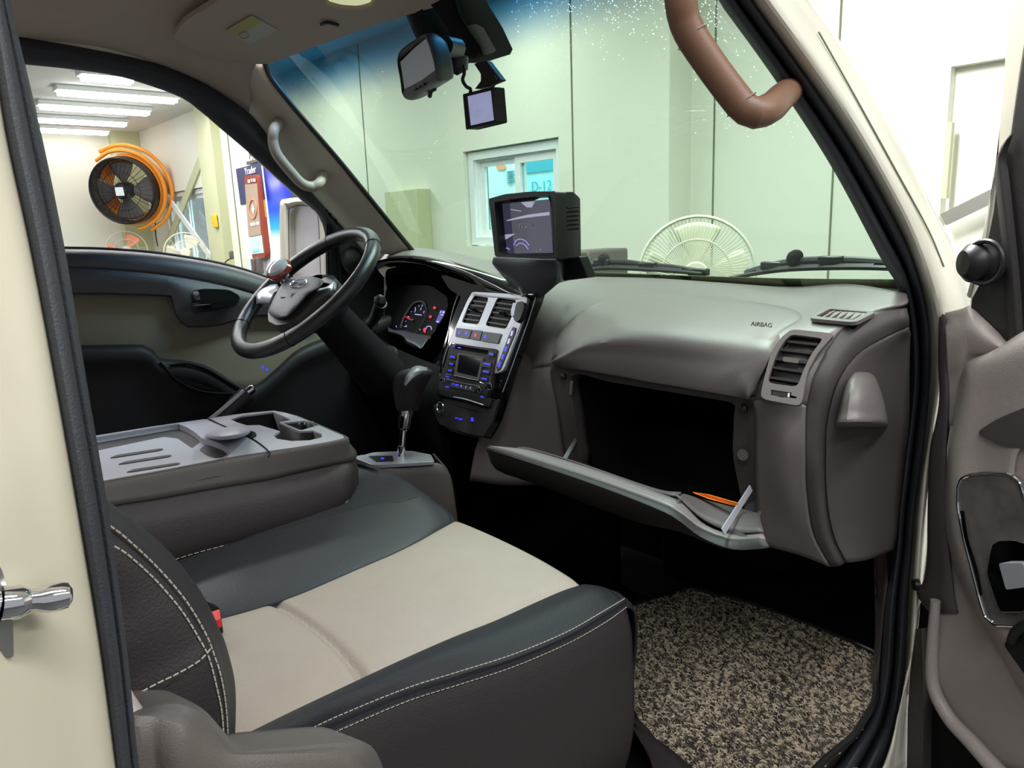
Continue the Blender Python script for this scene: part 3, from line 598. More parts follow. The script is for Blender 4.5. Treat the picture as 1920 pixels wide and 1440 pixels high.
# rear-view mirror
mc = pD(795, 125, 1.33); MP = Plane(mc, (-.93, .25, -.12))
def cr5(x, y): return (720+x/6.546, 40+y/6.546)
rv = thing('rear_view_mirror', 'black rear-view mirror with three buttons hanging at the windscreen', 'mirror')
fo = [cr5(*p) for p in ((170, 460), (230, 340), (380, 235), (520, 160), (560, 230), (620, 440), (655, 690), (590, 760), (450, 850), (310, 950), (235, 900), (205, 720))]
fg = [cr5(*p) for p in ((200, 500), (370, 330), (515, 215), (555, 300), (600, 450), (630, 600), (450, 730), (250, 835), (225, 650))]
obj('housing', loft([[MP(x, y) for x, y in fg], [MP(x, y, .004) for x, y in fo], [p+Vector((.020, .0, .002)) for p in [MP(x, y) for x, y in fo]], [mc+(MP(x, y)-mc)*.8+Vector((.034, -.004, .002)) for x, y in fo]], 48, 3, True), 'black', rv, solid=.002)
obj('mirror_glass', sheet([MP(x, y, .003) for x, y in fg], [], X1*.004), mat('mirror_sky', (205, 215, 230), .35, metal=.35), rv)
obj('chin', sheet([MP(*cr5(*p), .005) for p in ((245, 845), (450, 735), (630, 605), (645, 690), (580, 760), (310, 945), (240, 900))], [], X1*.004), 'greyd', rv)
for k in range(3): obj('button', sheet(rnd([MP(*cr5(365+k*50+dx, 810-k*26+dy), .009) for dx, dy in ((-12, 14), (-14, 40), (24, 20), (20, -8))]), [], X1*.004), 'black', rv)
obj('tilt_lever', tube([MP(*cr5(620, 830), -.02), MP(*cr5(580, 850), -.02), MP(*cr5(560, 920), -.02)], .004, 12, 8), 'black', rv)
obj('stem', [tube([MP(*cr5(740, 300), -.05), MP(*cr5(900, 330), -.09)], .016, 6, 12), lathe([(0, -.02), (.02, -.01), (.022, .01), (0, .02)], MP(*cr5(890, 520), -.10), Z1, 18)], 'black', rv)
# frit patch and sensor cover on the glass
sc = thing('sensor_cover', 'black plastic bracket cover behind the mirror at the windscreen top', 'bracket')
obj('dark_patch', sheet([pW(*p, -.004) for p in ((770, -60), (890, -60), (915, 10), (940, 50), (960, 92), (955, 102), (935, 108), (905, 118), (862, 118), (800, 60))], [], X1*.002), mat('glass_mask', (60, 72, 64), .5), sc)
obj('dotted_patch', sheet([pW(*p, -.007) for p in ((862, 50), (893, 45), (905, 52), (929, 94), (924, 98), (908, 103))], [], X1*.002), mat('glass_dots', (150, 160, 150), .5, bump=.5, bscale=300), sc)
obj('cover', loft([[pW(*p, -.008) for p in ((745, -40), (835, -40), (862, 30), (906, 100), (880, 118), (850, 122), (800, 100), (770, 50))], [pW(*p, -.035) for p in ((752, -40), (828, -40), (856, 32), (898, 98), (876, 110), (850, 113), (806, 92), (776, 48))], [pW(*p, -.038) for p in ((790, 0), (800, 0), (830, 40), (860, 90), (855, 95), (850, 95), (830, 80), (800, 40))]], 32, 3, True), 'matte', sc)
# dash camera
dc = thing('dash_camera', 'small square dash camera with lit screen hanging below the mirror bracket', 'camera')
DP = Plane(pD(905, 205, 1.22), (-.86, -.42, -.05))
q5 = lambda x, y, o=0: DP(*cr5(x, y), o)
obj('case', sheet(rnd([q5(965, 893), q5(1340, 800), q5(1378, 1240), q5(1005, 1330)], .05, 3), [], Vector((.020, -.003, 0))), 'black', dc, bevel=.0015)
obj('bezel', sheet([q5(965, 893, .002), q5(1318, 838, .002), q5(1375, 1235, .002), q5(1005, 1330, .002)], [[q5(1020, 920, .002), q5(1308, 850, .002), q5(1348, 1212, .002), q5(1060, 1280, .002)]], Vector((.003, 0, 0))), 'black', dc, bevel=.0006)
obj('screen', sheet([q5(1018, 918, .0012), q5(1310, 845, .0012), q5(1350, 1215, .0012), q5(1058, 1282, .0012)], [], Vector((.001, 0, 0))), mat('camera_screen', (165, 170, 210), .1, emis=.55, var=.5, vscale=45), dc)
obj('bracket', [sheet([q5(1100, 520, -.01), q5(1250, 480, -.01), q5(1435, 720, -.01), q5(1300, 775, -.01), q5(1285, 800, -.01), q5(1180, 820, -.01), q5(1110, 830, -.01), q5(1185, 730, -.01), q5(1185, 650, -.01)], [], Vector((.012, 0, 0))), lathe([(0, .003), (.003, .002), (.003, 0)], q5(1365, 700, .0), DP.n, 10)], 'black', dc, bevel=.001)
obj('cable', tube([q5(975, 540, -.02), q5(985, 640, -.015), q5(965, 720, -.01), q5(1010, 800, -.01), q5(1060, 830, -.005), q5(1060, 880, -.008)], .0028, 30, 8), 'black', dc)

# ================================================================ DASHBOARD
dash = thing('dashboard', 'brown-grey dashboard with passenger airbag bulge, side vent and open glove box', 'dashboard')
def X_(l): return [pX(x, y, v) for x, y, v in l]
# passenger side: windscreen base -> top pad -> rolled front -> glove box rim
rowA = X_([(1000, 512, 1.43), (1093, 519, 1.44), (1227, 523, 1.44), (1360, 532, 1.42), (1480, 539, 1.40), (1560, 534, 1.37), (1620, 537, 1.33), (1700, 552, 1.26)])
rowB = X_([(985, 540, 1.27), (1060, 545, 1.30), (1180, 535, 1.37), (1300, 540, 1.36), (1420, 550, 1.33), (1530, 562, 1.29), (1600, 566, 1.26), (1698, 570, 1.23)])
rowC = X_([(975, 560, 1.22), (1030, 590, 1.22), (1110, 585, 1.25), (1230, 585, 1.26), (1380, 590, 1.25), (1500, 600, 1.20), (1565, 596, 1.20), (1640, 586, 1.21)])
rowD = X_([(960, 640, 1.17), (1010, 640, 1.18), (1100, 630, 1.175), (1230, 632, 1.17), (1360, 640, 1.155), (1440, 636, 1.12), (1510, 650, 1.115), (1575, 622, 1.16)])
rowE = X_([(945, 690, 1.15), (1000, 680, 1.165), (1100, 668, 1.13), (1230, 685, 1.12), (1340, 700, 1.10), (1420, 705, 1.09), (1480, 715, 1.09), (1528, 700, 1.105)])
rowF = X_([(925, 740, 1.12), (1000, 690, 1.16), (1080, 692, 1.135), (1200, 712, 1.12), (1300, 728, 1.11), (1398, 747, 1.10), (1455, 752, 1.09), (1512, 760, 1.10)])
obj('top_pad', loft([rowA, rowB, rowC, rowD, rowE, rowF], 60, 5), 'dash', dash, solid=.004)
# the airbag cover standing proud of the pad
ab = []
air = [[(1042, 680), (1048, 645), (1070, 608), (1110, 578), (1170, 560), (1230, 556), (1330, 560), (1430, 572), (1490, 584), (1512, 600), (1500, 618), (1462, 650), (1436, 690), (1416, 742)]]
airX = [1.15, 1.16, 1.185, 1.225, 1.29, 1.31, 1.31, 1.29, 1.26, 1.22, 1.19, 1.135, 1.10, 1.085]
top = [pX(x, y, v) for (x, y), v in zip(air[0], airX)]
low = X_([(1044, 684, 1.145), (1062, 686, 1.13), (1092, 690, 1.12), (1130, 696, 1.11), (1180, 704, 1.105), (1220, 712, 1.10), (1270, 720, 1.095), (1310, 727, 1.09), (1340, 732, 1.085), (1360, 736, 1.083), (1375, 739, 1.081), (1390, 742, 1.08), (1403, 745, 1.08), (1412, 747, 1.08)])
m1 = X_([(1046, 668, 1.115), (1075, 650, 1.10), (1110, 632, 1.10), (1150, 624, 1.10), (1200, 620, 1.10), (1250, 622, 1.10), (1320, 630, 1.10), (1390, 640, 1.095), (1430, 650, 1.085), (1446, 662, 1.08), (1440, 675, 1.075), (1430, 695, 1.07), (1420, 715, 1.07), (1413, 738, 1.07)])
m0 = [p.lerp(q, .12)+Vector((-.012, 0, .006)) for p, q in zip(top, m1)]
m2 = [p.lerp(q, .5)+Vector((-.016, 0, 0)) for p, q in zip(m1, low)]
m3 = [q+Vector((-.012, 0, .004)) for q in low]
av = obj('airbag_cover', loft([top, m0, m1, m2, m3, low, [q+Vector((.06, 0, .0)) for q in low]], 60, 5), 'dash', dash, solid=.003)
text('airbag_mark', 'AIRBAG', pX(1428, 609, 1.118), (.12, -1, -.02), (.3, 0, 1), .0105, 'cap', av, .0008)
# centre side wall left of the glove box, down to the floor
obj('centre_side', loft([X_([(975, 560, 1.22), (1010, 560, 1.26), (1035, 580, 1.30)]), X_([(950, 680, 1.14), (1000, 660, 1.18), (1038, 655, 1.21)]), X_([(925, 770, 1.09), (985, 740, 1.14), (1040, 690, 1.15)]), X_([(895, 830, 1.06), (960, 830, 1.12), (1060, 800, 1.16)]), X_([(880, 900, 1.05), (960, 910, 1.12), (1090, 900, 1.18)])], 16, 5), 'dash', dash, solid=.004)
# glove box rim, recess and the face right of it
rim_o = X_([(1034, 684, 1.14), (1100, 692, 1.135), (1250, 718, 1.12), (1400, 743, 1.105), (1416, 760, 1.105), (1416, 860, 1.12), (1418, 905, 1.13), (1425, 1010, 1.14), (1250, 960, 1.15), (1080, 905, 1.16), (1060, 860, 1.155), (1046, 770, 1.145)])
rim_i = X_([(1074, 704, 1.15), (1150, 716, 1.14), (1270, 736, 1.13), (1372, 754, 1.12), (1378, 770, 1.12), (1376, 850, 1.13), (1388, 920, 1.14), (1395, 985, 1.15), (1250, 945, 1.16), (1100, 890, 1.17), (1088, 850, 1.165), (1078, 780, 1.155)])
obj('glove_box_rim', loft([rim_o, [(p+q)/2+Vector((.004, 0, 0)) for p, q in zip(rim_o, rim_i)], rim_i, [q+Vector((.03, 0, 0)) for q in rim_i]], 80, 2, True, smooth=False), 'cap', dash, solid=.003)
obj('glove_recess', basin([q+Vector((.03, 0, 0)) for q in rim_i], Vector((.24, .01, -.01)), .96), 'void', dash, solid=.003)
obj('recess_rib', sheet([pX(1318, 838, 1.35), pX(1330, 838, 1.35), pX(1316, 920, 1.35), pX(1302, 915, 1.35)], [], X1*.02), 'dashd', dash)
for q, r_ in (((1394, 766), .0085), ((1058, 706), .0075)):
    bm_ = obj('bump_stop', lathe([(0, .007), (r_*.5, .007), (r_*.9, .005), (r_, 0)], pX(*q, 1.098 if q[0] > 1200 else 1.14), Vector((-1, -.1, .1)), 20), 'black', dash)
obj('round_plug', lathe([(0, .002), (.0095, .002), (.0105, 0)], pX(1393, 853, 1.115), Vector((-1, -.1, .05)), 24), 'dash', dash)
obj('latch_striker', sheet([pX(1069, 714, 1.14), pX(1074, 714, 1.14), pX(1072, 740, 1.14), pX(1067, 740, 1.14)], [], X1*.004), 'steel', dash)
# right face between glove box and the end fold
rightL = X_([(1398, 745, 1.10), (1412, 752, 1.095), (1418, 800, 1.10), (1418, 900, 1.115), (1424, 1000, 1.13), (1436, 1022, 1.14)])
rightM = X_([(1455, 752, 1.088), (1460, 790, 1.083), (1462, 830, 1.085), (1466, 900, 1.10), (1480, 980, 1.125), (1500, 1040, 1.14)])
fold = X_([(1512, 755, 1.10), (1510, 800, 1.10), (1510, 850, 1.10), (1512, 920, 1.115), (1525, 1000, 1.13), (1557, 1062, 1.14)])
obj('right_face', loft([rightL, rightM, fold], 30, 6), 'dash', dash, solid=.004)
fold_all = X_([(1700, 578, 1.23), (1640, 586, 1.21), (1575, 622, 1.16), (1528, 700, 1.105)])+fold
pan = X_([(1702, 615, 1.23), (1670, 630, 1.21), (1612, 665, 1.17), (1575, 718, 1.135)])+X_([(1556, 790, 1.125), (1553, 850, 1.125), (1553, 900, 1.13), (1558, 960, 1.135), (1570, 1010, 1.14), (1590, 1052, 1.145)])
obj('end_fold', loft([fold_all, [(p+q)/2+Vector((-.004, -.004, 0)) for p, q in zip(fold_all, pan)], [q+Vector((.008, .002, 0)) for q in pan]], 50, 4), 'cap', dash, solid=.003)
cp = X_([(1706, 625, 1.27), (1705, 640, 1.27), (1704, 690, 1.275), (1704, 740, 1.28), (1702, 800, 1.28), (1696, 850, 1.28), (1690, 900, 1.27), (1684, 960, 1.26), (1680, 1000, 1.25), (1674, 1030, 1.245)])
cp2 = [p.lerp(q, .45)+Vector((-.012, -.006, 0)) for p, q in zip(pan, cp)]
obj('side_cap', loft([[p+Vector((.006, 0, 0)) for p in pan], [p+Vector((-.004, -.003, 0)) for p in pan], cp2, cp], 50, 5), 'cap', dash, solid=.003)
# dome pocket on the side cap
def capP(px, py, o=0.0): return Plane.three(pX(1575, 718, 1.128), pX(1570, 1010, 1.133), pX(1700, 850, 1.27))(px, py, o)
dome_rows = []
for (l_, r_, y_, o_) in ((1600, 1636, 700, .002), (1590, 1644, 716, .022), (1580, 1654, 745, .040), (1573, 1661, 775, .048), (1568, 1664, 796, .050)):
    dome_rows.append([capP((l_+r_)/2-(r_-l_)/2*math.cos(a_), y_-3*math.sin(a_), o_*math.sin(a_)**.8) for a_ in [k*math.pi/10 for k in range(11)]])
dome_rows.append([capP(x, 800, 0) for x in (1570, 1592, 1616, 1640, 1662)])
obj('dome_cover', loft(dome_rows, 24, 5), 'dash', dash, solid=.002)
obj('cowl_gap', loft([X_([(1380, 536, 1.41), (1500, 544, 1.39), (1600, 548, 1.35), (1700, 560, 1.29)]), X_([(1380, 534, 1.43), (1500, 536, 1.42), (1600, 536, 1.38), (1700, 546, 1.30)])], 20, 2), 'matte', dash, solid=.006)

# side air vent with slats
VP = Plane.three(pX(1475, 632, 1.096), pX(1540, 650, 1.108), pX(1450, 745, 1.052))
def c6(x, y): return (1380+x/5.538, 560+y/5.538)
def V6(l, o=0): return [VP(*c6(x, y), o) for x, y in l]
vent = obj('air_vent', sheet(rnd(V6([(560, 330), (620, 318), (1005, 360), (1000, 395), (850, 560), (740, 760), (690, 1060), (655, 1105), (600, 1105), (290, 1045), (255, 1000), (290, 830), (370, 540), (470, 400)], .006), .3), [rnd(V6([(570, 378), (620, 376), (890, 410), (885, 440), (790, 560), (700, 740), (650, 880), (615, 912), (370, 880), (335, 850), (345, 790), (420, 570), (500, 440)], .006), .3),
   V6([(365, 945), (578, 975), (565, 1030), (362, 1000)], .006)], VP.n*-.012), 'dash', dash, bevel=.0015)
obj('vent_recess', basin(rnd(V6([(570, 378), (620, 376), (890, 410), (885, 440), (790, 560), (700, 740), (650, 880), (615, 912), (370, 880), (335, 850), (345, 790), (420, 570), (500, 440)], -.004), .3), VP.n*-.03), 'matte', vent)
for (a_, b_) in (((545, 430), (850, 462)), ((470, 515), (785, 550)), ((410, 610), (740, 650)), ((385, 700), (700, 745)), ((365, 805), (660, 850))):
    obj('slat', sheet(rnd(V6([(a_[0], a_[1]), (b_[0], b_[1]), (b_[0]-12, b_[1]+26), (a_[0]-12, a_[1]+24)], .0), .1), [], VP.n*-.016), 'black', vent, bevel=.0012)
obj('vent_tab', sheet(rnd(V6([(490, 602), (640, 622), (655, 632), (640, 672), (485, 650)], .006), .15), [], VP.n*-.008), 'shield', vent, bevel=.001)
tw = obj('thumb_wheel', sheet(rnd(V6([(378, 948), (565, 978), (556, 1028), (368, 996)], .004), .2), [], VP.n*-.006), 'dashd', vent, bevel=.002)
obj('wheel_mark', sheet(V6([(540, 978), (558, 981), (552, 1024), (536, 1020)], .0048), [], VP.n*-.002), 'white', tw)
# demister grille on top
TP = Plane.three(pX(1523, 594, 1.191), pX(1560, 577, 1.238), pX(1625, 600, 1.176))
def T6(l, o=0): return [TP(*c6(x, y), o) for x, y in l]
hole = rnd(T6([(830, 180), (975, 105), (1370, 140), (1210, 220)], .003), .08)
gv = obj('demister_grille', sheet(rnd(T6([(768, 190), (930, 95), (990, 88), (1437, 132), (1430, 150), (1260, 235), (1180, 242), (790, 205)], .003), .2), [hole], TP.n*-.006), 'dash', dash, bevel=.001)
obj('grille_recess', basin([p-TP.n*.004 for p in hole], TP.n*-.012), 'matte', gv)
for k in range(5):
    x0, y0 = 895+k*72, 188+k*6; obj('slat', sheet(T6([(x0, y0), (x0+22, y0+2), (x0+150, y0-72), (x0+132, y0-74)], .001), [], TP.n*-.006), 'dash', gv)

# open glove box lid
lid = obj('glove_box_lid', [loft([X_([(917, 838, .875), (965, 852, .87), (1100, 896, .86), (1230, 943, .855), (1272, 962, .86), (1312, 992, .875), (1370, 1014, .88), (1436, 1012, .885)]),
      X_([(915, 846, .875), (965, 862, .865), (1100, 908, .85), (1230, 958, .845), (1272, 980, .85), (1312, 1008, .862), (1370, 1028, .87), (1437, 1026, .88)]),
      [Vector((.93, y, z)) for y, z in ((1.10, -.49), (1.0, -.49), (.85, -.495), (.74, -.495), (.64, -.475), (.585, -.455))], [Vector((1.14, y, -.55)) for y in (1.09, 1.0, .92, .86, .82, .78)]], 50, 4)], 'dashd', dash, solid=.004)  # darker copy of the dash plastic, shade on the lid face coloured in
lip = obj('lid_rim', loft([X_([(917, 838, .876), (965, 852, .871), (1100, 896, .861), (1230, 943, .856), (1272, 962, .861), (1312, 992, .876), (1370, 1014, .881), (1436, 1012, .886)]),
      X_([(960, 842, .892), (1000, 848, .892), (1110, 882, .89), (1232, 926, .885), (1275, 945, .885), (1318, 985, .89), (1375, 1006, .895), (1432, 1004, .90)])], 60, 3), 'dash', lid, solid=.006)
obj('lid_liner', [loft([X_([(965, 843, .893), (990, 842, .90), (1080, 868, .90), (1230, 922, .89), (1268, 930, .89)]), X_([(985, 843, .93), (1010, 848, .94), (1100, 876, .94), (1225, 918, .93), (1272, 924, .93)]), [Vector((1.06, y, -.52)) for y in (1.06, 1.02, .96, .90, .86)]], 30, 4),
     loft([X_([(1268, 930, .89), (1320, 975, .90), (1375, 998, .905), (1432, 998, .91)]), X_([(1285, 928, .96), (1340, 945, .97), (1390, 960, .98), (1425, 970, .99)]), X_([(1285, 940, 1.08), (1340, 950, 1.08), (1390, 955, 1.08), (1430, 960, 1.08)])], 20, 4)], 'cap', lid, solid=.003)
obj('lid_latch', [box(pX(1268, 944, .885), (.014, .018, .012))], 'black', lid, bevel=.003)
def strap(nm, a_, b_, w, m):
    a_, b_ = Vector(a_), Vector(b_); t_ = (b_-a_).normalized(); n_ = t_.cross(FW).normalized()*w/2
    return obj(nm, sheet([a_-n_, a_+n_, b_+n_, b_-n_], [], FW*.004), m, dash, bevel=.001)
strap('lid_strap', pX(1409, 915, 1.04), pX(1356, 998, .862), .011, 'grey'); strap('lid_strap', pX(1080, 824, 1.15), pX(1058, 862, 1.0), .009, 'grey')
obj('strap_mount', [sheet(X_([(1396, 950, 1.03), (1412, 940, 1.03), (1418, 1002, 1.0), (1388, 1002, 1.0)]), [], X1*.01)], 'black', dash)
obj('label_sticker', sheet(X_([(1392, 958, 1.01), (1405, 959, 1.01), (1404, 971, 1.01), (1391, 970, 1.01)]), [], X1*.001), 'lblue', dash)
o = obj('envelope', sheet(X_([(1298, 923, .97), (1326, 927, .96), (1382, 943, .95), (1379, 949, .95), (1328, 935, .95), (1305, 926, .96)]), [], Vector((.004, .0, -.001))), 'env'); tag(o, 'thin orange paper envelope lying in the open glove box', 'envelope')
# underside darkness: heater box below the glove box
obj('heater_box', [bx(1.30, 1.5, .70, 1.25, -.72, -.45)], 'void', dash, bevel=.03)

# ---------------------------------------------------------------- centre stack
CP = Plane.three(pX(885, 547, 1.175), pX(985, 560, 1.165), pX(830, 790, 1.035))
def c4(x, y): return (700+x/4.5, 500+y/4.5)
def Q(l, o=0): return [CP(*c4(x, y), o) for x, y in l]
N = CP.n
cs = thing('centre_stack', 'piano-black centre stack with silver vents, button row and lower tray', 'centre console')
obj('black_panel', sheet(rnd(Q([(560, 60), (880, 160), (1230, 200), (1400, 205), (1375, 290), (1310, 440), (1240, 660), (1150, 900), (1090, 1100), (1030, 1290), (940, 1440), (840, 1440), (660, 1390), (530, 1290), (490, 1090), (520, 900), (600, 640), (680, 400), (740, 250), (640, 190)], -.002), .15), [], N*-.02), 'gloss', cs, bevel=.004)
vh1 = rnd(Q([(850, 245), (975, 262), (885, 488), (745, 470), (800, 330)], .004), .12); vh2 = rnd(Q([(1045, 262), (1205, 285), (1180, 400), (1118, 524), (942, 497)], .004), .12)
bez = obj('silver_bezel', sheet(rnd(Q([(835, 212), (1250, 235), (1300, 262), (1285, 330), (1240, 490), (1100, 865), (1075, 885), (1020, 905), (1045, 700), (640, 640), (690, 520), (790, 290)], .006), .12), [vh1, vh2], N*-.01), 'silver', cs, bevel=.0015)
for vh, rows_ in ((vh1, ((835, 280, 960, 296), (815, 315, 940, 331), (795, 352, 925, 370), (775, 392, 905, 410), (760, 432, 893, 450))), (vh2, ((1035, 297, 1195, 318), (1015, 335, 1180, 358), (1000, 375, 1165, 400), (980, 418, 1145, 444), (965, 460, 1125, 488)))):
    vo_ = obj('air_vent', basin([p-N*.003 for p in vh], N*-.03), 'matte', bez, solid=.001)
    for x0, y0, x1, y1 in rows_: obj('slat', sheet(Q([(x0, y0), (x1, y1), (x1-6, y1+13), (x0-6, y0+13)], .001), [], N*-.01), 'black', vo_)
    m_ = sum(vh, Vector())/len(vh); obj('vent_tab', box(m_+N*.003, (.010, .018, .008), (N, Y1, Z1)), 'black', vo_, bevel=.002)
for pts, mk in (([(702, 516), (832, 530), (805, 608), (690, 588)], ((725, 555, 'blue'), (785, 560, 'blue'))), ([(842, 532), (918, 540), (895, 622), (815, 610)], ((862, 578, 'red'),)), ([(930, 546), (1078, 566), (1050, 648), (905, 626)], ((945, 590, 'blue'),))):
    bt = obj('button', sheet(rnd(Q(pts, .009), .06), [], N*-.004), 'btn', bez, bevel=.0008)
    for x, y, mm in mk: obj('button_icon', sheet(Q([(x-7, y-14), (x+9, y-12), (x+5, y+14), (x-11, y+12)], .0095), [], N*-.0006), mm, bt)
sb = obj('climate_strip', sheet(rnd(Q([(1180, 505), (1198, 515), (1195, 560), (1070, 860), (1045, 880), (1040, 850), (1150, 560)], .008), .1), [], N*-.003), 'black', cs)
for k in range(5):
    x, y = 1172-k*26, 560+k*66; obj('key_icon', sheet(Q([(x-8, y-16), (x+9, y-20), (x-2, y+22), (x-18, y+24)], .0085), [], N*-.0006), 'blue' if k > 1 else 'bluew', sb)
obj('coin_pocket', [sheet(rnd(Q([(1178, 300), (1205, 310), (1200, 400), (1165, 425), (1158, 380)], .018), .3), [], N*-.014)], 'silver', cs, bevel=.002)
obj('phone_clip', [tube(Q([(1195, 195), (1230, 215), (1265, 240), (1300, 235)], .012), .003, 12, 8), tube(Q([(1230, 185), (1250, 225), (1260, 250)], .014), .0025, 10, 8), sheet(rnd(Q([(1205, 300), (1260, 290), (1275, 330), (1240, 440), (1205, 470), (1180, 440)], .02), .3), [], N*-.012)], 'black', cs)
for tb_ in (tube(Q([(1300, 270), (1290, 350), (1240, 520), (1180, 680), (1110, 850)], .005), .0012, 30, 6), tube(Q([(1370, 260), (1300, 480), (1200, 760), (1150, 900), (1090, 1060)], .001), .0012, 30, 6), tube(Q([(700, 500), (640, 640), (580, 840), (545, 1010)], .002), .0014, 20, 6)): obj('chrome_edge', tb_, 'silver', cs)
# lower tray and lighter panel
obj('pull_tray', [sheet(rnd(Q([(540, 1030), (930, 1105), (1000, 1110), (980, 1180), (930, 1175), (560, 1080)], .01), .1), [], N*-.02)], 'black', cs, bevel=.003)
obj('tray_edge', [tube(Q([(680, 1100), (780, 1120), (930, 1168)], .014), .0016, 12, 6)], 'silver', cs)
lp = obj('lower_panel', sheet(rnd(Q([(500, 1090), (960, 1180), (1060, 1110), (1000, 1310), (930, 1430), (840, 1420), (560, 1330), (520, 1240)], .004), .1), [], N*-.02), 'dashd', cs, bevel=.003)
obj('socket_ring', tube([CP(*c4(563+26*math.cos(w), 1187+44*math.sin(w)), .008) for w in [k*math.pi/10 for k in range(20)]], .0016, 40, 6, True), 'chrome', lp)
obj('panel_icon', [sheet(Q([(x, y), (x+dx, y+2), (x+dx, y+h), (x, y+h-2)], .006), [], N*-.0006) for x, y, dx, h in ((690, 1272, 18, 10), (715, 1278, 8, 12), (730, 1282, 18, 12), (824, 1272, 18, 34))], 'blue', lp)
obj('panel_seam', tube(Q([(690, 1165), (790, 1195), (890, 1222)], .006), .0007, 8, 5), 'black', lp)
# car stereo
cr = thing('car_stereo', 'double-height car stereo with small dark screen and blue-lit keys', 'stereo')
stc = Q([(650, 648), (1045, 695), (1010, 880), (985, 1020), (945, 1110), (545, 1035), (560, 960), (600, 830)], .010)
obj('faceplate', sheet(rnd(stc, .06), [Q([(702, 662), (972, 708), (962, 742), (692, 695)], .010)], N*-.012), 'dashd', cr, bevel=.0012)
obj('disc_slot', sheet(Q([(702, 662), (972, 708), (962, 742), (692, 695)], .004), [], N*-.004), 'matte', cr)
obj('screen_frame', sheet(rnd(Q([(712, 726), (930, 762), (890, 968), (680, 915)], .013), .06), [rnd(Q([(724, 742), (912, 776), (876, 932), (698, 890)], .013), .06)], N*-.005), 'greyd', cr, bevel=.0006)
obj('screen', sheet(Q([(722, 740), (914, 774), (880, 940), (694, 895)], .0105), [], N*-.003), mat('screen_off', (10, 10, 14), .12), cr)
obj('silver_lip', [tube(Q([(612, 905), (660, 915)], .014), .001, 4, 6), tube(Q([(682, 918), (780, 940), (885, 962)], .014), .0012, 6, 6), tube(Q([(900, 975), (975, 985), (1010, 790)], .014), .0013, 12, 6), tube(Q([(610, 945), (760, 985), (900, 1008)], .014), .001, 8, 6)], 'chrome', cr)
for x, y, w_, h_ in ((640, 742, 56, 34), (635, 802, 46, 28), (625, 858, 46, 30), (922, 800, 74, 44), (918, 866, 66, 30), (905, 928, 62, 30), (668, 655, 24, 28), (972, 718, 48, 34)):
    kb = obj('key', sheet(rnd(Q([(x, y), (x+w_, y+w_*.16), (x+w_-6, y+w_*.16+h_), (x-6, y+h_)], .0125), .1), [], N*-.003), 'black', cr, bevel=.0005)
    obj('key_text', sheet(Q([(x+8, y+10), (x+w_-10, y+10+w_*.12), (x+w_-12, y+20+w_*.12), (x+6, y+20)], .0130), [], N*-.0004), 'blue', kb)
obj('preset_bar', sheet(rnd(Q([(655, 970), (900, 1020), (880, 1062), (640, 1012)], .0125), .2), [], N*-.004), 'btn', cr)
obj('preset_text', [sheet(Q([(x, y), (x+dx, y+dx*.2), (x+dx-3, y+12+dx*.2), (x-3, y+12)], .0131), [], N*-.0004) for x, y, dx in ((668, 982, 14), (692, 990, 28))], 'blue', cr)
obj('preset_marks', [sheet(Q([(x, y), (x+4, y+1), (x, y+18), (x-4, y+17)], .0131), [], N*-.0004) for x, y in ((742, 998), (780, 1006), (818, 1014), (856, 1022))], 'bluew', cr)
for x, y, r_ in ((592, 958, .0048), (892, 1040, .006), (978, 1010, .008)):
    kn = obj('knob', lathe([(0, .013), (r_*.8, .013), (r_, .010), (r_, 0)], CP(*c4(x, y), .008), N, 24), 'black', cr)
    obj('knob_ring', tube([CP(*c4(x, y), .018)+(Y1*math.cos(w)+Z1*math.sin(w))*r_*1.02 for w in [k*math.pi/8 for k in range(16)]], .0008, 32, 6, True), 'silver', kn)
obj('corner_light', [sheet(Q([(x, y), (x+26, y+5), (x+24, y+14), (x-2, y+9)], .0112), [], N*-.0004) for x, y in ((612, 920), (610, 1008), (905, 1092), (712, 676), (955, 1010))], 'blue', cr)

# ---------------------------------------------------------------- instrument binnacle
ip = thing('instrument_binnacle', 'piano-black instrument binnacle with hooded top behind the steering wheel', 'instrument panel')
hood_t = X_([(680, 560, 1.18), (686, 515, 1.18), (700, 494, 1.19), (735, 484, 1.20), (800, 488, 1.20), (870, 507, 1.19), (930, 528, 1.18), (980, 548, 1.17), (1012, 548, 1.165)])
hood_b = X_([(690, 590, 1.22), (692, 540, 1.24), (706, 508, 1.26), (740, 500, 1.27), (800, 508, 1.27), (850, 530, 1.25), (885, 548, 1.20), (940, 552, 1.175), (1008, 556, 1.168)])
obj('hood_face', [loft([[p+Vector((.03, 0, .006)) for p in hood_t], hood_t, [p.lerp(q, .3)+Vector((-.008, 0, -.004)) for p, q in zip(hood_t, hood_b)], hood_b], 50, 4)], 'gloss', ip, solid=.002)
obj('hood_lining', [sheet(X_([(690, 500, 1.28), (740, 490, 1.28), (820, 500, 1.28), (890, 540, 1.27), (880, 660, 1.24), (800, 700, 1.24), (690, 680, 1.26), (680, 560, 1.27)]), [], X1*.01), loft([X_([(870, 530, 1.19), (850, 580, 1.16), (838, 640, 1.12), (826, 700, 1.08)]), X_([(850, 540, 1.26), (846, 590, 1.24), (822, 650, 1.22), (795, 665, 1.2)])], 20, 2)], 'gloss', ip, solid=.002)
obj('corner_filler', [sheet(X_([(676, 476, 1.36), (700, 462, 1.37), (762, 470, 1.38), (762, 500, 1.38), (735, 600, 1.34), (676, 600, 1.34)]), [], X1*.01)], 'dashd', ip)
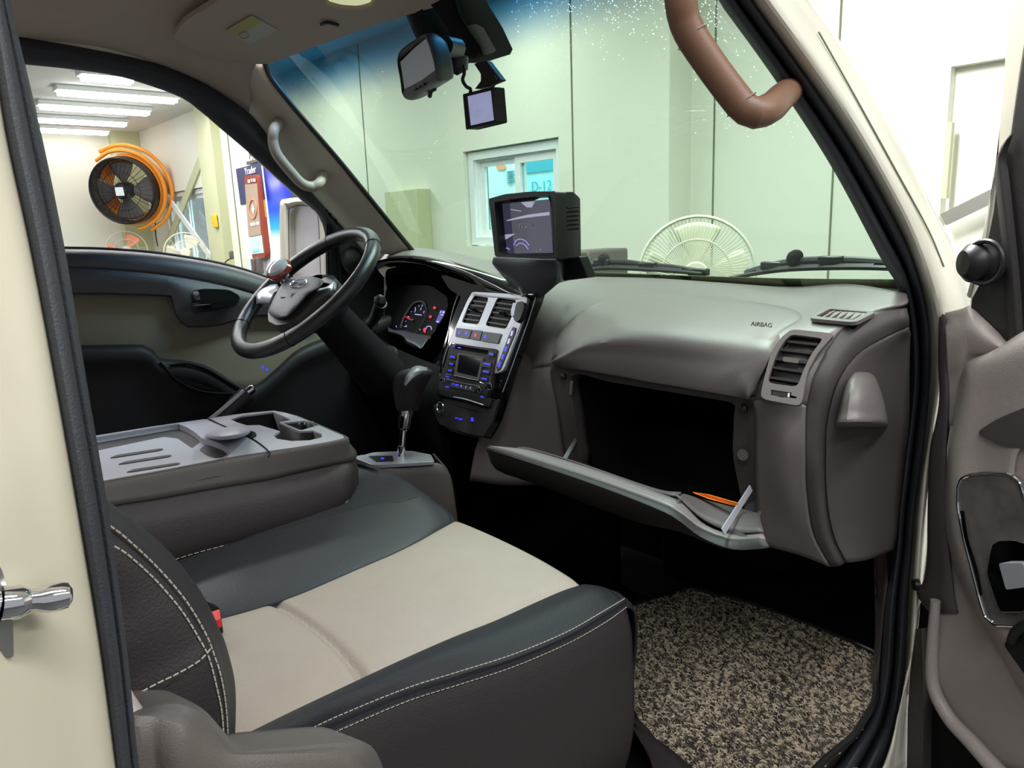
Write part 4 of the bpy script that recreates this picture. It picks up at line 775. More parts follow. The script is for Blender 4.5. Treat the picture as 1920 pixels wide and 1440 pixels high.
obj('hood_top', loft([X_([(700, 500, 1.20), (735, 482, 1.205), (800, 484, 1.21), (870, 503, 1.20), (930, 524, 1.19), (1000, 546, 1.19)]), X_([(712, 490, 1.24), (745, 471, 1.26), (800, 472, 1.28), (860, 484, 1.28), (930, 504, 1.27), (1010, 530, 1.26)]), X_([(722, 478, 1.34), (752, 467, 1.38), (800, 467, 1.42), (860, 478, 1.43), (935, 492, 1.43), (1030, 510, 1.42)])], 40, 4), 'dash', ip, solid=.004)
KP = Plane.three(pX(760, 560, 1.215), pX(840, 580, 1.215), pX(780, 640, 1.17))
def ck(x, y): return (740+x/12, 540+y/12)
def KK(l, o=0): return [KP(*ck(x, y), o) for x, y in l]
ic = obj('cluster_face', sheet(rnd(KK([(-200, 0), (200, -60), (800, -60), (1180, 200), (1200, 420), (1000, 800), (640, 1370), (300, 1250), (-60, 1000), (-240, 700)], -.002), .2), [], KP.n*-.006), mat('gauge_black', (7, 7, 10), .6, spec=.2), ip)
obj('gauge_ring', tube(KK([(140, 890), (200, 690), (320, 480), (430, 350), (560, 305), (660, 345), (705, 460), (690, 620), (610, 800), (520, 940), (460, 1010)], .003), lambda t: .0028 if t < .6 else .0009, 50, 8), 'shield', ic)
obj('gauge_number', [tube(KK(l, .002), .0009, 8, 5) for l in ([(462, 435), (470, 490), (450, 545)], [(548, 390), (548, 415)], [(628, 375), (612, 415)], [(600, 440), (595, 470), (575, 500)], [(672, 520), (650, 540), (660, 565)], [(290, 630), (330, 665)], [(240, 745), (255, 750)], [(205, 865), (222, 862)], [(245, 880), (262, 840), (268, 870)], [(370, 530), (378, 535)], [(30, 850), (38, 880)], [(565, 920), (570, 950)])], 'bluew', ic)
obj('gauge_caption', tube(KK([(460, 590), (530, 600), (605, 608)], .002), .0014, 6, 6), 'bluew', ic)
obj('needle', tube(KK([(240, 640), (310, 690), (400, 720)], .004), .0014, 6, 6), 'red', ic)
obj('needle_hub', lathe([(0, .004), (.004, .003), (.005, 0)], KP(*ck(400, 725), .002), KP.n, 16), 'shield', ic)
obj('warning_light', [sheet(rnd(KK([(x-28, y-26), (x+28, y-26), (x+26, y+26), (x-28, y+26)], .002)), [], KP.n*-.001) for x, y in ((895, 445), (800, 645))], 'red', ic)
lc = obj('trip_display', sheet(KK([(1035, 495), (1165, 515), (1020, 790), (915, 770)], .002), [], KP.n*-.001), 'bluescr', ic)
obj('display_digits', [sheet(KK(l, .003), [], KP.n*-.0006) for l in ([(1030, 515), (1050, 518), (1030, 560), (1012, 558)], [(1085, 520), (1140, 530), (1120, 568), (1070, 560)], [(1040, 585), (1110, 598), (1100, 620), (1035, 605)], [(935, 740), (990, 745), (1000, 775), (945, 768)])], 'bluew', lc)
fg_ = obj('fuel_gauge', tube(KK([(700, 930), (720, 880), (770, 858), (820, 880), (828, 940)], .002), .0011, 14, 6), 'bluew', ic)
obj('fuel_zone', sheet(rnd(KK([(640, 920), (680, 890), (700, 960), (690, 1010), (650, 990)], .002)), [], KP.n*-.001), 'red', ic)
obj('cluster_lip', [loft([KK([(-160, 880), (0, 950), (200, 960), (450, 1020), (660, 1060), (800, 1090)], .004), KK([(-140, 960), (40, 1000), (230, 1080), (300, 1160), (450, 1220), (620, 1340)], .03), KK([(-120, 1000), (60, 1040), (200, 1110), (270, 1240), (420, 1320), (610, 1390)], .028)], 30, 3)], 'btn', ip, solid=.002)
obj('cluster_trim', [tube(KK([(640, 1360), (840, 1060), (1000, 800), (1130, 560), (1195, 400)], .006), .0016, 30, 6)], 'chrome', ip)
# lower dash on the driver side
obj('lower_dash', loft([X_([(665, 590, 1.19), (720, 640, 1.14), (780, 670, 1.12), (835, 690, 1.09)]), X_([(560, 660, 1.12), (650, 680, 1.05), (760, 730, 1.05), (830, 760, 1.05)]), X_([(545, 700, 1.15), (640, 740, 1.10), (750, 790, 1.10), (840, 830, 1.06)]), X_([(500, 760, 1.25), (620, 830, 1.25), (750, 880, 1.2), (860, 960, 1.1)])], 24, 5), 'matte', ip, solid=.004)
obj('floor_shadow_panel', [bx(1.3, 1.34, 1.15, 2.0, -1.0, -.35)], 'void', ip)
sv_ = obj('end_vent', [tube([pX(x, y, 1.17) for x, y in ((662, 575), (660, 560), (668, 545), (688, 540))], .004, 12, 8)], 'silver', ip)
obj('vent_slats', [tube([pX(665, y, 1.19), pX(688, y+3, 1.19)], .0022, 3, 6) for y in (554, 565, 576, 587)], 'silver', sv_)
ig = obj('ignition_switch', [lathe([(.0, .012), (.008, .012), (.013, .006), (.024, .004), (.03, 0)], pX(728, 668, 1.03), Vector((-.8, -.3, .4)), 28)], 'black', ip)
obj('key_ring_edge', [tube([pX(736, 690, 1.02), pX(746, 686, 1.02), pX(752, 678, 1.02)], .0022, 10, 6), tube([pX(723, 660, 1.01), pX(733, 662, 1.01)], .0012, 4, 6)], 'chrome', ig)

# ---------------------------------------------------------------- dash-top monitor
mo = thing('dashboard_monitor', 'boxy black monitor with hooded screen standing on the dashboard top', 'monitor')
MoP = Plane.three(pX(918, 370, 1.19), pX(1040, 360, 1.15), pX(928, 480, 1.18))
def c36(x, y): return (860+x/3, 340+y/3)
def Mo(l, o=0): return [MoP(*c36(x, y), o) for x, y in l]
oc = Mo([(168, 98), (260, 72), (400, 58), (545, 55), (552, 432), (540, 440), (215, 428), (203, 415)], .0)
ich = Mo([(200, 118), (300, 100), (420, 88), (518, 84), (534, 408), (520, 418), (236, 408), (226, 395)], .0)
obj('housing', [sheet(rnd(oc, .06), [rnd(ich, .06)], MoP.n*-.03), loft([rnd([p-MoP.n*.03 for p in oc], .06), [p-MoP.n*.03-Vector((0, 0, .0))+X1*.02 for p in rnd(oc, .06)], [p+X1*.075-Z1*.012*(1 if i < 30 else 0) for i, p in enumerate(rnd(oc, .06))]], 60, 2, True, smooth=False)], 'black', mo, bevel=.0015)
scn = Mo([(243, 128), (380, 112), (512, 100), (530, 402), (400, 405), (250, 408)], -.022)
obj('hood_inside', loft([ich, [MoP(*c36(x, y), -.024) for x, y in ((243, 128), (320, 118), (420, 108), (512, 100), (532, 398), (528, 403), (256, 408), (250, 404))]], 60, 2, True, smooth=False), 'matte', mo, solid=.001)
sm = mat('monitor_screen', (62, 60, 82), .08, spec=.8, coat=1.0, emis=.7)
ms_ = obj('screen', sheet(scn, [], MoP.n*-.004), sm, mo)
obj('reflected_line', [loft([Mo([(270, 218), (380, 190), (510, 172)], -.0215), Mo([(270, 224), (380, 205), (512, 190)], -.0215)], 14, 1), loft([Mo([(350, 118), (430, 112)], -.0215), Mo([(380, 145), (410, 148)], -.0215)], 8, 1), loft([Mo([(290, 155), (350, 165)], -.0215), Mo([(295, 160), (352, 170)], -.0215)], 8, 1), loft([Mo([(250, 300), (318, 295)], -.0215), Mo([(250, 335), (280, 318)], -.0215)], 8, 1)], mat('reflection_pale', (200, 200, 225), .3, emis=.5), ms_)  # reflections on the screen, painted as pale glowing patches
obj('reflected_glyphs', [sheet(Mo([(x, y), (x+w_, y-2), (x+w_, y+h_), (x, y+h_)], -.0212), [], MoP.n*-.0004) for x, y, w_, h_ in ((338, 240, 6, 24), (349, 238, 14, 6), (351, 250, 10, 14), (368, 236, 12, 7), (370, 250, 12, 12), (386, 236, 5, 26), (395, 240, 10, 6), (396, 252, 10, 12), (415, 236, 3, 26), (455, 380, 12, 8))], 'pale', ms_)  # reflected lettering, painted as pale strokes
obj('display_dial', [tube(Mo([(310, 360), (320, 335), (345, 325), (375, 335), (395, 360)], -.021), .0008, 14, 5), tube(Mo([(322, 362), (345, 348), (372, 358), (390, 380)], -.021), .0008, 14, 5), tube(Mo([(262, 378), (275, 375), (285, 385)], -.021), .0008, 8, 5)], 'bluew', ms_)
obj('cooling_slot', [tube([MoP(*c36(548+8, y), -.0)+X1*.03+Y1*-.0, MoP(*c36(556, y-4), 0)+X1*.065], .0016, 4, 6) for y in (150, 175, 200, 225, 250, 275)], 'matte', mo)
obj('pedestal', [loft([Mo([(200, 425), (370, 432), (545, 440)], .002), X_([(925, 495, 1.18), (985, 498, 1.155), (1046, 498, 1.15)]), X_([(942, 515, 1.185), (990, 535, 1.16), (1046, 520, 1.155)]), X_([(960, 535, 1.19), (1005, 560, 1.17), (1047, 530, 1.17)])], 20, 4),
     loft([[p for p in X_([(1043, 486, 1.15), (1046, 500, 1.15), (1047, 530, 1.17)])], X_([(1060, 484, 1.24), (1062, 500, 1.24), (1064, 526, 1.26)])], 8, 2)], 'btn', mo, solid=.004)
obj('side_bracket', [sheet(X_([(1055, 486, 1.21), (1086, 481, 1.20), (1102, 521, 1.22), (1054, 527, 1.21)]), [], X1*.03)], 'black', mo, bevel=.003)

# ---------------------------------------------------------------- steering wheel
wt = math.radians(51); WC = Vector((.765, 1.578, -.125)); Wu = Vector((math.sin(wt), 0, math.cos(wt))); Wv = Vector((0, 1, 0)); Wn = Vector((-math.cos(wt), 0, math.sin(wt)))
wh = thing('steering_wheel', 'black leather steering wheel with grey airbag pad and silver spokes', 'steering wheel')
WP = Plane(WC, Wn)
obj('rim', tube(ell(WC, Wu*.188, Wv*.188, 72), .0168, 96, 16, True), mat('wheel_leather', (34, 35, 37), .30, bump=.3, bscale=600, spec=.6), wh)
obj('rim_seam', [tube(ell(WC+(Wu*math.cos(w)+Wv*math.sin(w))*.188, (Wu*math.cos(w)+Wv*math.sin(w))*.0172, Wn*.0172, 18), .0007, 18, 5, True) for w in (.55, 2.3, 3.9, 5.6)], 'matte', wh)
def cw(x, y): return (420+x/5.5375, 420+y/5.5375)
def WW(l, o=0): return [WP(*cw(x, y), o) for x, y in l]
hubo = [(640, 605), (720, 560), (900, 548), (1020, 585), (1000, 655), (880, 730), (790, 830), (700, 925), (640, 968), (550, 972), (480, 935), (470, 890), (520, 770), (590, 650)]
hc = (720, 740)
def sc_(l, k, c=hc): return [(c[0]+(x-c[0])*k, c[1]+(y-c[1])*k) for x, y in l]
pad = obj('airbag_pad', [loft([WW(hubo, .016), WW(sc_(hubo, 1.0), .028), WW(sc_(hubo, .93), .036), WW(sc_(hubo, .55), .040), WW(sc_(hubo, .02), .041)], 60, 3, True)], 'pad', wh, solid=.001)
obj('emblem', [tube(WW([(775+86*math.cos(w)-0, 618+38*math.sin(w)-18*math.cos(w)) for w in [k*math.pi/12 for k in range(24)]], .043), .0012, 40, 6, True), tube(WW([(705, 640), (760, 600), (790, 625), (835, 590)], .043), .0018, 14, 6)], 'chrome', pad)
obj('airbag_mark', [tube(WW([(592, 765), (632, 762)], .041), .0012, 3, 5)], 'matte', pad)
lsh = [(455, 925), (470, 860), (600, 800), (800, 760), (1000, 690), (1110, 660), (1090, 720), (960, 800), (850, 890), (740, 990), (640, 1040), (540, 1050), (460, 1010)]
obj('lower_shell', sheet(rnd(WW(lsh, .018), .2), [], Wn*-.03), 'greyd', wh, bevel=.004)
obj('hub_back', lathe([(.05, 0), (.07, -.02), (.07, -.06), (.05, -.09)], WC+Wn*.0, Wn, 32), 'black', wh)
obj('spoke', [loft([WW([(330, 740), (400, 660), (560, 640)], .004), WW([(345, 770), (420, 720), (530, 735)], .014), WW([(350, 830), (420, 830), (480, 835)], .004)], 12, 4)], 'silver', wh, solid=.008)
obj('spoke', [loft([WW([(990, 690), (1080, 665), (1160, 610)], .006), WW([(930, 760), (1040, 740), (1150, 680)], .014), WW([(840, 860), (960, 830), (1090, 740)], .004)], 12, 4)], 'silver', wh, solid=.008)
obj('spoke', [loft([WW([(1000, 600), (1080, 570), (1180, 600)], .002), WW([(1000, 640), (1080, 640), (1160, 660)], .004)], 10, 3)], 'black', wh, solid=.01)
obj('switch_pad', [sheet(rnd(WW([(450, 700), (540, 660), (560, 690), (490, 730)], .018), .2), [], Wn*-.004), sheet(rnd(WW([(930, 755), (1020, 690), (1060, 690), (1000, 770)], .018), .2), [], Wn*-.004)], 'black', wh)
obj('column_shroud', [tube([WC-Wn*.05, WC-Wn*.14, WC-Wn*.30], lambda t: .045+.015*t, 8, 20)], 'matte', wh)
# spinner knob
sk = thing('spinner_knob', 'chrome spinner knob with red ring clamped on the steering wheel rim', 'knob')
kp = WP(528, 512, .045); kn_ = (Wn+Vector((0, -.25, 0))).normalized()
obj('clamp', [lathe([(.018, -.04), (.016, -.02), (.012, -.01), (.020, 0)], kp, kn_, 24), tube([kp-kn_*.03+Wv*-.01, kp-kn_*.05+Wv*-.035], .008, 4, 10)], 'chrome', sk)
obj('ring', lathe([(.020, 0), (.029, .004), (.031, .012), (.027, .018)], kp, kn_, 32), mat('amber_red', (150, 50, 30), .15, coat=1.0), sk)
obj('cap', lathe([(.027, .016), (.024, .024), (.012, .029), (0, .030)], kp, kn_, 32), mat('pearl_cap', (210, 208, 205), .15, coat=1.0), sk)
# stalk
wp_ = thing('wiper_stalk', 'black wiper stalk sticking up right of the steering column', 'stalk')
obj('lever', tube([pX(690, 610, 1.02), pX(700, 600, 1.0), pX(708, 585, .98), pX(714, 568, .97)], lambda t: .011+.005*t, 14, 14), 'black', wp_)
obj('lever_tip', [lathe([(.014, 0), (.0155, .008), (.013, .018), (.0, .024)], pX(713, 570, .97), Vector((.1, .1, 1)), 20)], 'black', wp_); obj('lever_root', tube([pX(685, 625, 1.06), pX(694, 608, 1.02)], .022, 4, 16), 'matte', wp_)

# ================================================================ SEATS, CONSOLE, CONTROLS
def Zp(l): return [pZ(x, y, v) for x, y, v in l]
seat = thing('passenger_seat', 'passenger seat cushion with beige top and black leatherette bolster', 'seat')
topS = Zp([(330, 1500, -.50), (470, 1440, -.522), (560, 1402, -.528), (640, 1366, -.533), (760, 1315, -.537), (860, 1283, -.54), (960, 1250, -.543), (1060, 1207, -.546), (1130, 1168, -.549), (1172, 1138, -.552)])
topS2 = Zp([(330, 1480, -.495), (470, 1420, -.514), (560, 1384, -.519), (640, 1347, -.524), (760, 1298, -.528), (860, 1266, -.53), (960, 1234, -.533), (1060, 1192, -.537), (1130, 1152, -.54), (1170, 1128, -.546)])
bolT = Zp([(330, 1450, -.50), (460, 1390, -.50), (560, 1346, -.503), (650, 1304, -.508), (760, 1258, -.512), (860, 1216, -.516), (950, 1182, -.52), (1040, 1144, -.524), (1110, 1112, -.53), (1140, 1105, -.545)])
edgN = Zp([(330, 1445, -.52), (430, 1400, -.52), (540, 1345, -.52), (640, 1297, -.522), (760, 1240, -.526), (850, 1200, -.53), (930, 1168, -.533), (1000, 1136, -.536), (1050, 1114, -.54), (1088, 1101, -.545)])
creN = Zp([(300, 1330, -.51), (450, 1310, -.512), (560, 1260, -.515), (690, 1200, -.518), (780, 1160, -.521), (870, 1125, -.524), (960, 1090, -.53), (1020, 1072, -.54)])
edgF = Zp([(300, 1200, -.512), (400, 1166, -.515), (515, 1134, -.515), (600, 1100, -.515), (680, 1065, -.516), (760, 1030, -.518), (810, 1002, -.521), (850, 980, -.53)])
def drop_(l, dz, dy=0, dx=0): return [p+Vector((dx, dy, -dz)) for p in l]
sideM = [p+Vector((0, -.012, -.06)) for p in topS]; sideB = [p+Vector((-.01, -.02, -.20)) for p in topS]; sideB2 = [p+Vector((-.03, .01, -.34)) for p in topS]
obj('seat_side', loft([topS, [p+Vector((0, -.006, -.02)) for p in topS], sideM, sideB, sideB2], 60, 5), 'leatherb', seat, solid=.003)
seam = [(p+q)/2+Vector((0, -.002, 0)) for p, q in zip(topS, topS2)]
bol = obj('bolster', loft([topS, [p+Vector((0, -.0025, .002)) for p in topS], seam, [p+Vector((0, -.0025, .004)) for p in topS2], topS2, bolT, [p+(q-p)*.8+Vector((0, 0, .004)) for p, q in zip(bolT, edgN)], edgN, [p-Z1*.01 for p in edgN]], 60, 4), 'leather', seat, solid=.003)
rb_ = [p+Vector((0, -.003, .0035)) for p in seam]
obj('stitching', dashes([p+Vector((0, -.004, .002)) for p in topS[:]], .0052, .0012, .0006)+dashes([p+Vector((0, -.002, .006)) for p in topS2], .0052, .0012, .0006), 'thread', bol)
obj('seam_piping', tube(seam, .0028, 60, 8), 'leather', bol)
def crown(a, b, up):
    return loft([a, [p.lerp(q, .08)+Z1*.006 for p, q in zip(a, b)], [p.lerp(q, .3)+Z1*up for p, q in zip(a, b)], [p.lerp(q, .6)+Z1*up for p, q in zip(a, b)], [p.lerp(q, .92)+Z1*.006 for p, q in zip(a, b)], b], 180, 16)
en8 = cat(edgN, 10); ef8 = cat(edgF, 10)
ins = crown(en8, ef8, .011)
# front edge rolls down, crease sunk across
Vv, Ff = ins
cr0 = pZ(515, 1134, -.515); cr1 = pZ(700, 1285, -.515); dcr = (cr1-cr0).normalized(); ncr = Vector((-dcr.y, dcr.x, 0))
for q in Vv:
    r_ = q-cr0; s_ = r_.dot(ncr); l_ = r_.dot(dcr)
    bow = .018*math.sin(math.pi*min(1, max(0, l_/(cr1-cr0).length)))
    q.z -= .009*math.exp(-((s_-bow*.4)/.0075)**2)
obj('seat_insert', (Vv, Ff), 'beige', seat, solid=.003)
obj('insert_piping', [tube([p+Z1*.001 for p in ef8], .0022, 50, 8)], 'leather', seat)
fr_t = [topS[-1], topS2[-1], bolT[-1], edgN[-1], Vector(pZ(1020, 1062, -.533)), Vector(pZ(940, 1022, -.531)), edgF[-1]]
obj('seat_front', loft([fr_t, [p+Vector((.022, 0, -.02)) for p in fr_t], [p+Vector((.025, 0, -.08)) for p in fr_t], [p+Vector((.0, 0, -.2)) for p in fr_t], [p+Vector((-.04, 0, -.34)) for p in fr_t]], 30, 4), 'leather', seat, solid=.003)
# seat back: side with double seam
def Yb(l): return [pY(x, y, v) for x, y, v in l]
bo = Yb([(150, 900, .72), (200, 948, .72), (233, 973, .72), (300, 1030, .72), (363, 1107, .715), (400, 1180, .71), (417, 1227, .705), (430, 1293, .70), (429, 1387, .70), (424, 1450, .70)])
bo1 = Yb([(150, 925, .665), (200, 965, .665), (233, 990, .665), (300, 1048, .665), (358, 1120, .66), (394, 1188, .655), (410, 1228, .65), (425, 1293, .645), (426, 1387, .645), (422, 1450, .645)])
sA = Yb([(150, 955, .64), (205, 985, .64), (240, 1012, .64), (297, 1066, .64), (347, 1125, .635), (382, 1183, .63), (398, 1222, .625), (413, 1270, .62), (423, 1340, .62), (426, 1450, .62)])
sB = Yb([(150, 980, .628), (206, 1018, .628), (240, 1040, .628), (292, 1088, .628), (340, 1145, .623), (374, 1200, .618), (390, 1232, .613), (405, 1290, .61), (415, 1345, .61), (420, 1450, .61)])
sC = Yb([(120, 1010, .625), (130, 1060, .625), (140, 1120, .625), (150, 1180, .625), (160, 1240, .62), (180, 1290, .62), (200, 1330, .615), (225, 1370, .61), (240, 1420, .61), (250, 1470, .61)])
back = obj('backrest', loft([[p+Vector((-.06, .03, 0)) for p in bo], bo, bo1, sA, [(p+q)/2+Vector((0, .004, 0)) for p, q in zip(sA, sB)], sB, [(p*.7+q*.3)+Vector((0, -.006, 0)) for p, q in zip(sB, sC)], [(p*.3+q*.7)+Vector((0, -.006, 0)) for p, q in zip(sB, sC)], sC], 60, 4), 'leatherb', seat, solid=.003)
obj('stitching', dashes([p+Vector((0, -.003, 0)) for p in sA], .0045, .0018, .0008)+dashes([p+Vector((0, -.003, 0)) for p in sB], .0045, .0018, .0008)+dashes(Yb([(250, 1306, .596), (290, 1284, .598), (335, 1262, .602), (375, 1238, .606), (397, 1214, .612)]), .0045, .0018, .0007), 'thread', back)
# side shield with recliner
shd = thing('seat_side_shield', 'grey-brown plastic seat side shield with recliner cover at the bottom', 'seat shield')
So = Yb([(248, 1330, .56), (262, 1326, .555), (285, 1318, .55), (318, 1316, .545), (350, 1318, .54), (380, 1335, .54), (412, 1370, .54), (445, 1404, .54), (520, 1400, .54), (640, 1389, .54), (680, 1394, .54), (700, 1412, .54), (716, 1450, .54)])
Si = Yb([(250, 1345, .53), (268, 1342, .525), (290, 1336, .52), (320, 1334, .515), (348, 1338, .51), (372, 1352, .51), (404, 1386, .51), (440, 1416, .51), (520, 1412, .51), (635, 1402, .51), (670, 1408, .51), (685, 1424, .51), (696, 1460, .51)])
Sb = Yb([(250, 1400, .50), (268, 1405, .50), (290, 1410, .50), (310, 1420, .495), (340, 1430, .49), (370, 1445, .49), (400, 1460, .49), (440, 1470, .49), (520, 1470, .49), (630, 1470, .49), (660, 1475, .49), (670, 1480, .49), (680, 1490, .49)])
obj('shield_shell', loft([[p+Vector((0, .06, -.02)) for p in So], So, [(p+q)/2+Vector((0, -.004, .003)) for p, q in zip(So, Si)], Si, Sb, [p-Z1*.2 for p in Sb]], 60, 5), 'shield', shd, solid=.003)
obj('recliner_slot', sheet(Yb([(318, 1368, .505), (340, 1368, .505), (338, 1395, .50), (326, 1408, .50), (312, 1392, .505)]), [], Vector((0, -.004, 0))), 'cap', shd, bevel=.002)
o = obj('rear_pillar_trim', sheet(Yb([(246, 1290, .545), (256, 1310, .54), (350, 1446, .50), (255, 1470, .50), (230, 1400, .52)]), [], Vector((0, .02, 0))), 'doorp', bevel=.004)
tag(o, 'brown plastic wedge of lower rear pillar trim beside the black door seal', 'pillar trim')
# buckle
bk = thing('seat_belt_buckle', 'seat belt buckle with red release button poking out beside seat back', 'buckle')
obj('stalk', sheet(rnd(Zp([(366, 1118, -.47), (384, 1118, -.47), (413, 1140, -.475), (415, 1160, -.485), (400, 1178, -.50), (380, 1165, -.50), (360, 1140, -.49)])), [], -Z1*.03), 'black', bk, bevel=.004)
obj('release_button', sheet(rnd(Zp([(389, 1149, -.472), (412, 1142, -.472), (414, 1160, -.475), (394, 1167, -.475)]), .15), [], -Z1*.012), 'redp', bk, bevel=.002)

# centre seat section between passenger cushion and console
ce = thing('bench_cushion', 'charcoal leatherette centre seat cushion between passenger seat and folded console', 'seat')
c0 = [p+Vector((0, .004, -.004)) for p in ef8]
ceA = Zp([(240, 1165, -.50), (350, 1110, -.50), (450, 1080, -.50), (560, 1045, -.502), (680, 1010, -.505), (760, 985, -.508), (810, 968, -.512), (842, 962, -.525)])
ceB = Zp([(200, 1095, -.515), (330, 1060, -.512), (450, 1018, -.507), (560, 985, -.501), (680, 955, -.496), (740, 945, -.494), (785, 935, -.495), (812, 938, -.51)])
ceC = Zp([(180, 1080, -.517), (330, 1052, -.514), (450, 1008, -.509), (560, 978, -.503), (680, 948, -.498), (740, 938, -.495), (782, 928, -.495), (806, 932, -.51)])
ceD = Zp([(180, 1000, -.53), (330, 980, -.522), (450, 950, -.515), (560, 925, -.507), (640, 900, -.503), (690, 890, -.498), (725, 888, -.487), (750, 896, -.50)])
ceE = Zp([(150, 950, -.54), (300, 925, -.53), (420, 905, -.52), (520, 885, -.51), (600, 872, -.51), (650, 868, -.504), (680, 870, -.487), (700, 878, -.50)])
obj('cushion', loft([[p-Z1*.02 for p in c0], c0, ceA, ceB, ceC, ceD, ceE], 50, 5), 'leatherg', ce, solid=.003)
obj('cross_seam', tube([p+Z1*.0005 for p in ceC], .0012, 40, 6), 'matte', ce)
ft = [cat(r, 50)[-1] for r in (c0, ceA, ceB, ceC, ceD, ceE)]
obj('front_face', loft([ft, [p+Vector((.012, 0, -.03)) for p in ft], [p+Vector((.0, 0, -.15)) for p in ft], [p+Vector((-.03, 0, -.4)) for p in ft]], 24, 4), 'leatherb', ce, solid=.003)
obj('seat_base', [bx(.0, .70, .68, 1.9, -.9, -.56)], 'void', ce, bevel=.02)

# folded centre console
co = thing('centre_console', 'grey plastic console tray on the folded centre seat back with cup holders', 'console')
n0, n1, f0 = pY(192, 902, 1.25), pY(645, 818, 1.25), pY(182, 817, 1.62)
TPc = Plane.three(n0, n1, f0)
def c4b(x, y): return (120+x/3, 680+y/3)
def T(l, o=0): return [TPc(*c4b(x, y), o) for x, y in l]
tn = TPc.n
outer1 = T([(-100, 460), (190, 408), (500, 358), (790, 317), (815, 322), (900, 360), (1050, 424), (1150, 498), (860, 548), (520, 612), (215, 667), (-80, 725)])
tray = T([(-60, 470), (190, 420), (590, 350), (645, 345), (690, 362), (735, 392), (780, 432), (830, 440), (890, 462), (930, 490), (933, 515), (905, 535), (850, 542), (800, 530), (760, 505), (700, 530), (640, 470), (560, 440), (200, 490), (-60, 520)])
tray2 = T([(-60, 455), (190, 418), (590, 350), (645, 345), (690, 362), (735, 390), (775, 425), (830, 436), (890, 460), (932, 490), (936, 512), (910, 535), (870, 543), (830, 540), (780, 560), (520, 606), (215, 655), (-60, 700)])
obj('tray_lid', sheet(rnd(outer1, .08), [rnd(tray2, .12)], tn*-.012), 'ctop', co, bevel=.002)
tf = obj('tray_floor', basin([p-tn*.008 for p in rnd(tray2, .12)], tn*-.004, .995), 'ctop', co)
obj('tray_well', sheet(rnd(T([(-60, 470), (190, 422), (590, 352), (645, 348), (690, 364), (730, 392), (768, 428), (760, 450), (720, 480), (640, 425), (560, 415), (200, 490), (-60, 535)], -.0115), .12), [], tn*-.001), 'dashd', tf)
obj('cup_well', sheet(rnd(T([(800, 455), (860, 458), (915, 480), (925, 505), (890, 530), (850, 535), (800, 520), (760, 490)], -.0112), .2), [], tn*-.001), 'dashd', tf)
for x, y in ((258, 534), (305, 570), (352, 614)): obj('pen_slot', sheet(rnd(T([(x, y), (x+40, y-16), (x+280, y-52), (x+300, y-50), (x+285, y-42), (x+30, y-2)], -.0105), .1), [], tn*-.001), 'dashd', tf)
obj('lid_gap', tube(T([(812, 318), (905, 359), (1052, 424), (1152, 499), (1150, 530)], .0012), .0013, 20, 6), 'matte', co)
dmr = []
for k, (w_, h_) in enumerate(((1.0, -.002), (.98, .010), (.86, .024), (.62, .036), (.3, .041), (.03, .042))):
    cxx, cyy = 922, 398
    dmr.append([TPc(*c4b(cxx+128*w_*math.cos(a_)+30*(1-w_), cyy+36*w_*math.sin(a_)-12*w_*math.cos(a_)), h_) for a_ in [j*math.pi/10 for j in range(20)]])
obj('dome_bump', loft(dmr, 40, 4, True), 'ctop', co)
obj('small_slot', sheet(rnd(T([(1040, 380), (1075, 390), (1085, 410), (1060, 425), (1035, 420)], .001)), [], tn*-.002), 'matte', co)
outer2 = T([(820, 312), (1000, 285), (1180, 269), (1245, 280), (1300, 296), (1420, 345), (1570, 410), (1580, 425), (1480, 448), (1300, 478), (1155, 500), (1055, 424), (905, 358)])
cup = T([(938, 318), (1000, 298), (1175, 276), (1235, 300), (1280, 322), (1212, 334), (1325, 384), (1400, 380), (1450, 400), (1448, 420), (1380, 436), (1280, 440), (1200, 428), (1180, 408), (1215, 384), (1100, 350), (1030, 352), (975, 335)])
coin = T([(1225, 336), (1350, 326), (1420, 340), (1430, 352), (1340, 378), (1320, 376)])
obj('cup_panel', sheet(outer2, [cup, coin], tn*-.006), 'ctop', co, bevel=.0012)
obj('cup_holder', basin([p-tn*.004 for p in cup], tn*-.07, .98), 'dashd', co, solid=.002)
ch = obj('coin_holder', basin([p-tn*.004 for p in coin], tn*-.03, .9), 'dashd', co, solid=.002)
obj('coin_divider', [tube([TPc(*c4b(x+14*math.cos(a_), 352+20*math.sin(a_)), -.004) for a_ in [math.pi+.2+j*.4 for j in range(6)]], .0014, 12, 6) for x in (1335, 1365, 1395)], 'grey', ch)
# plastic side band
sb_t = T([(-80, 725), (215, 667), (520, 612), (860, 548), (1150, 500), (1300, 478), (1480, 448), (1580, 424), (1570, 410), (1480, 370), (1420, 345), (1300, 296)])
sb_b = [pY(x, y, v) for x, y, v in ((100, 970, 1.235), (198, 950, 1.235), (300, 934, 1.235), (410, 914, 1.235), (503, 899, 1.235), (560, 886, 1.235), (615, 874, 1.235), (662, 862, 1.24))]+[pX(668, 850, .70), pX(660, 838, .71), pX(640, 820, .72), pX(600, 800, .72)]
obj('side_band', loft([sb_t, [p.lerp(q, .15)+Vector((0, -.004, -.0)) for p, q in zip(sb_t, sb_b)], sb_b], 60, 4), 'greyd', co, solid=.003)
obj('band_step', tube([pY(x, y, 1.238) for x, y in ((120, 962), (260, 930), (353, 905), (450, 885), (492, 874), (498, 862), (504, 848))], .0014, 24, 6), 'matte', co)
cu_t = [p+Vector((-.002, .004, .002)) for p in sb_b[:9]]
cu_m = [pY(x, y, v) for x, y, v in ((110, 1040, 1.215), (200, 1005, 1.215), (300, 985, 1.215), (410, 960, 1.215), (500, 940, 1.215), (570, 922, 1.215), (625, 905, 1.217), (662, 890, 1.225))]+[pX(671, 888, .70)]
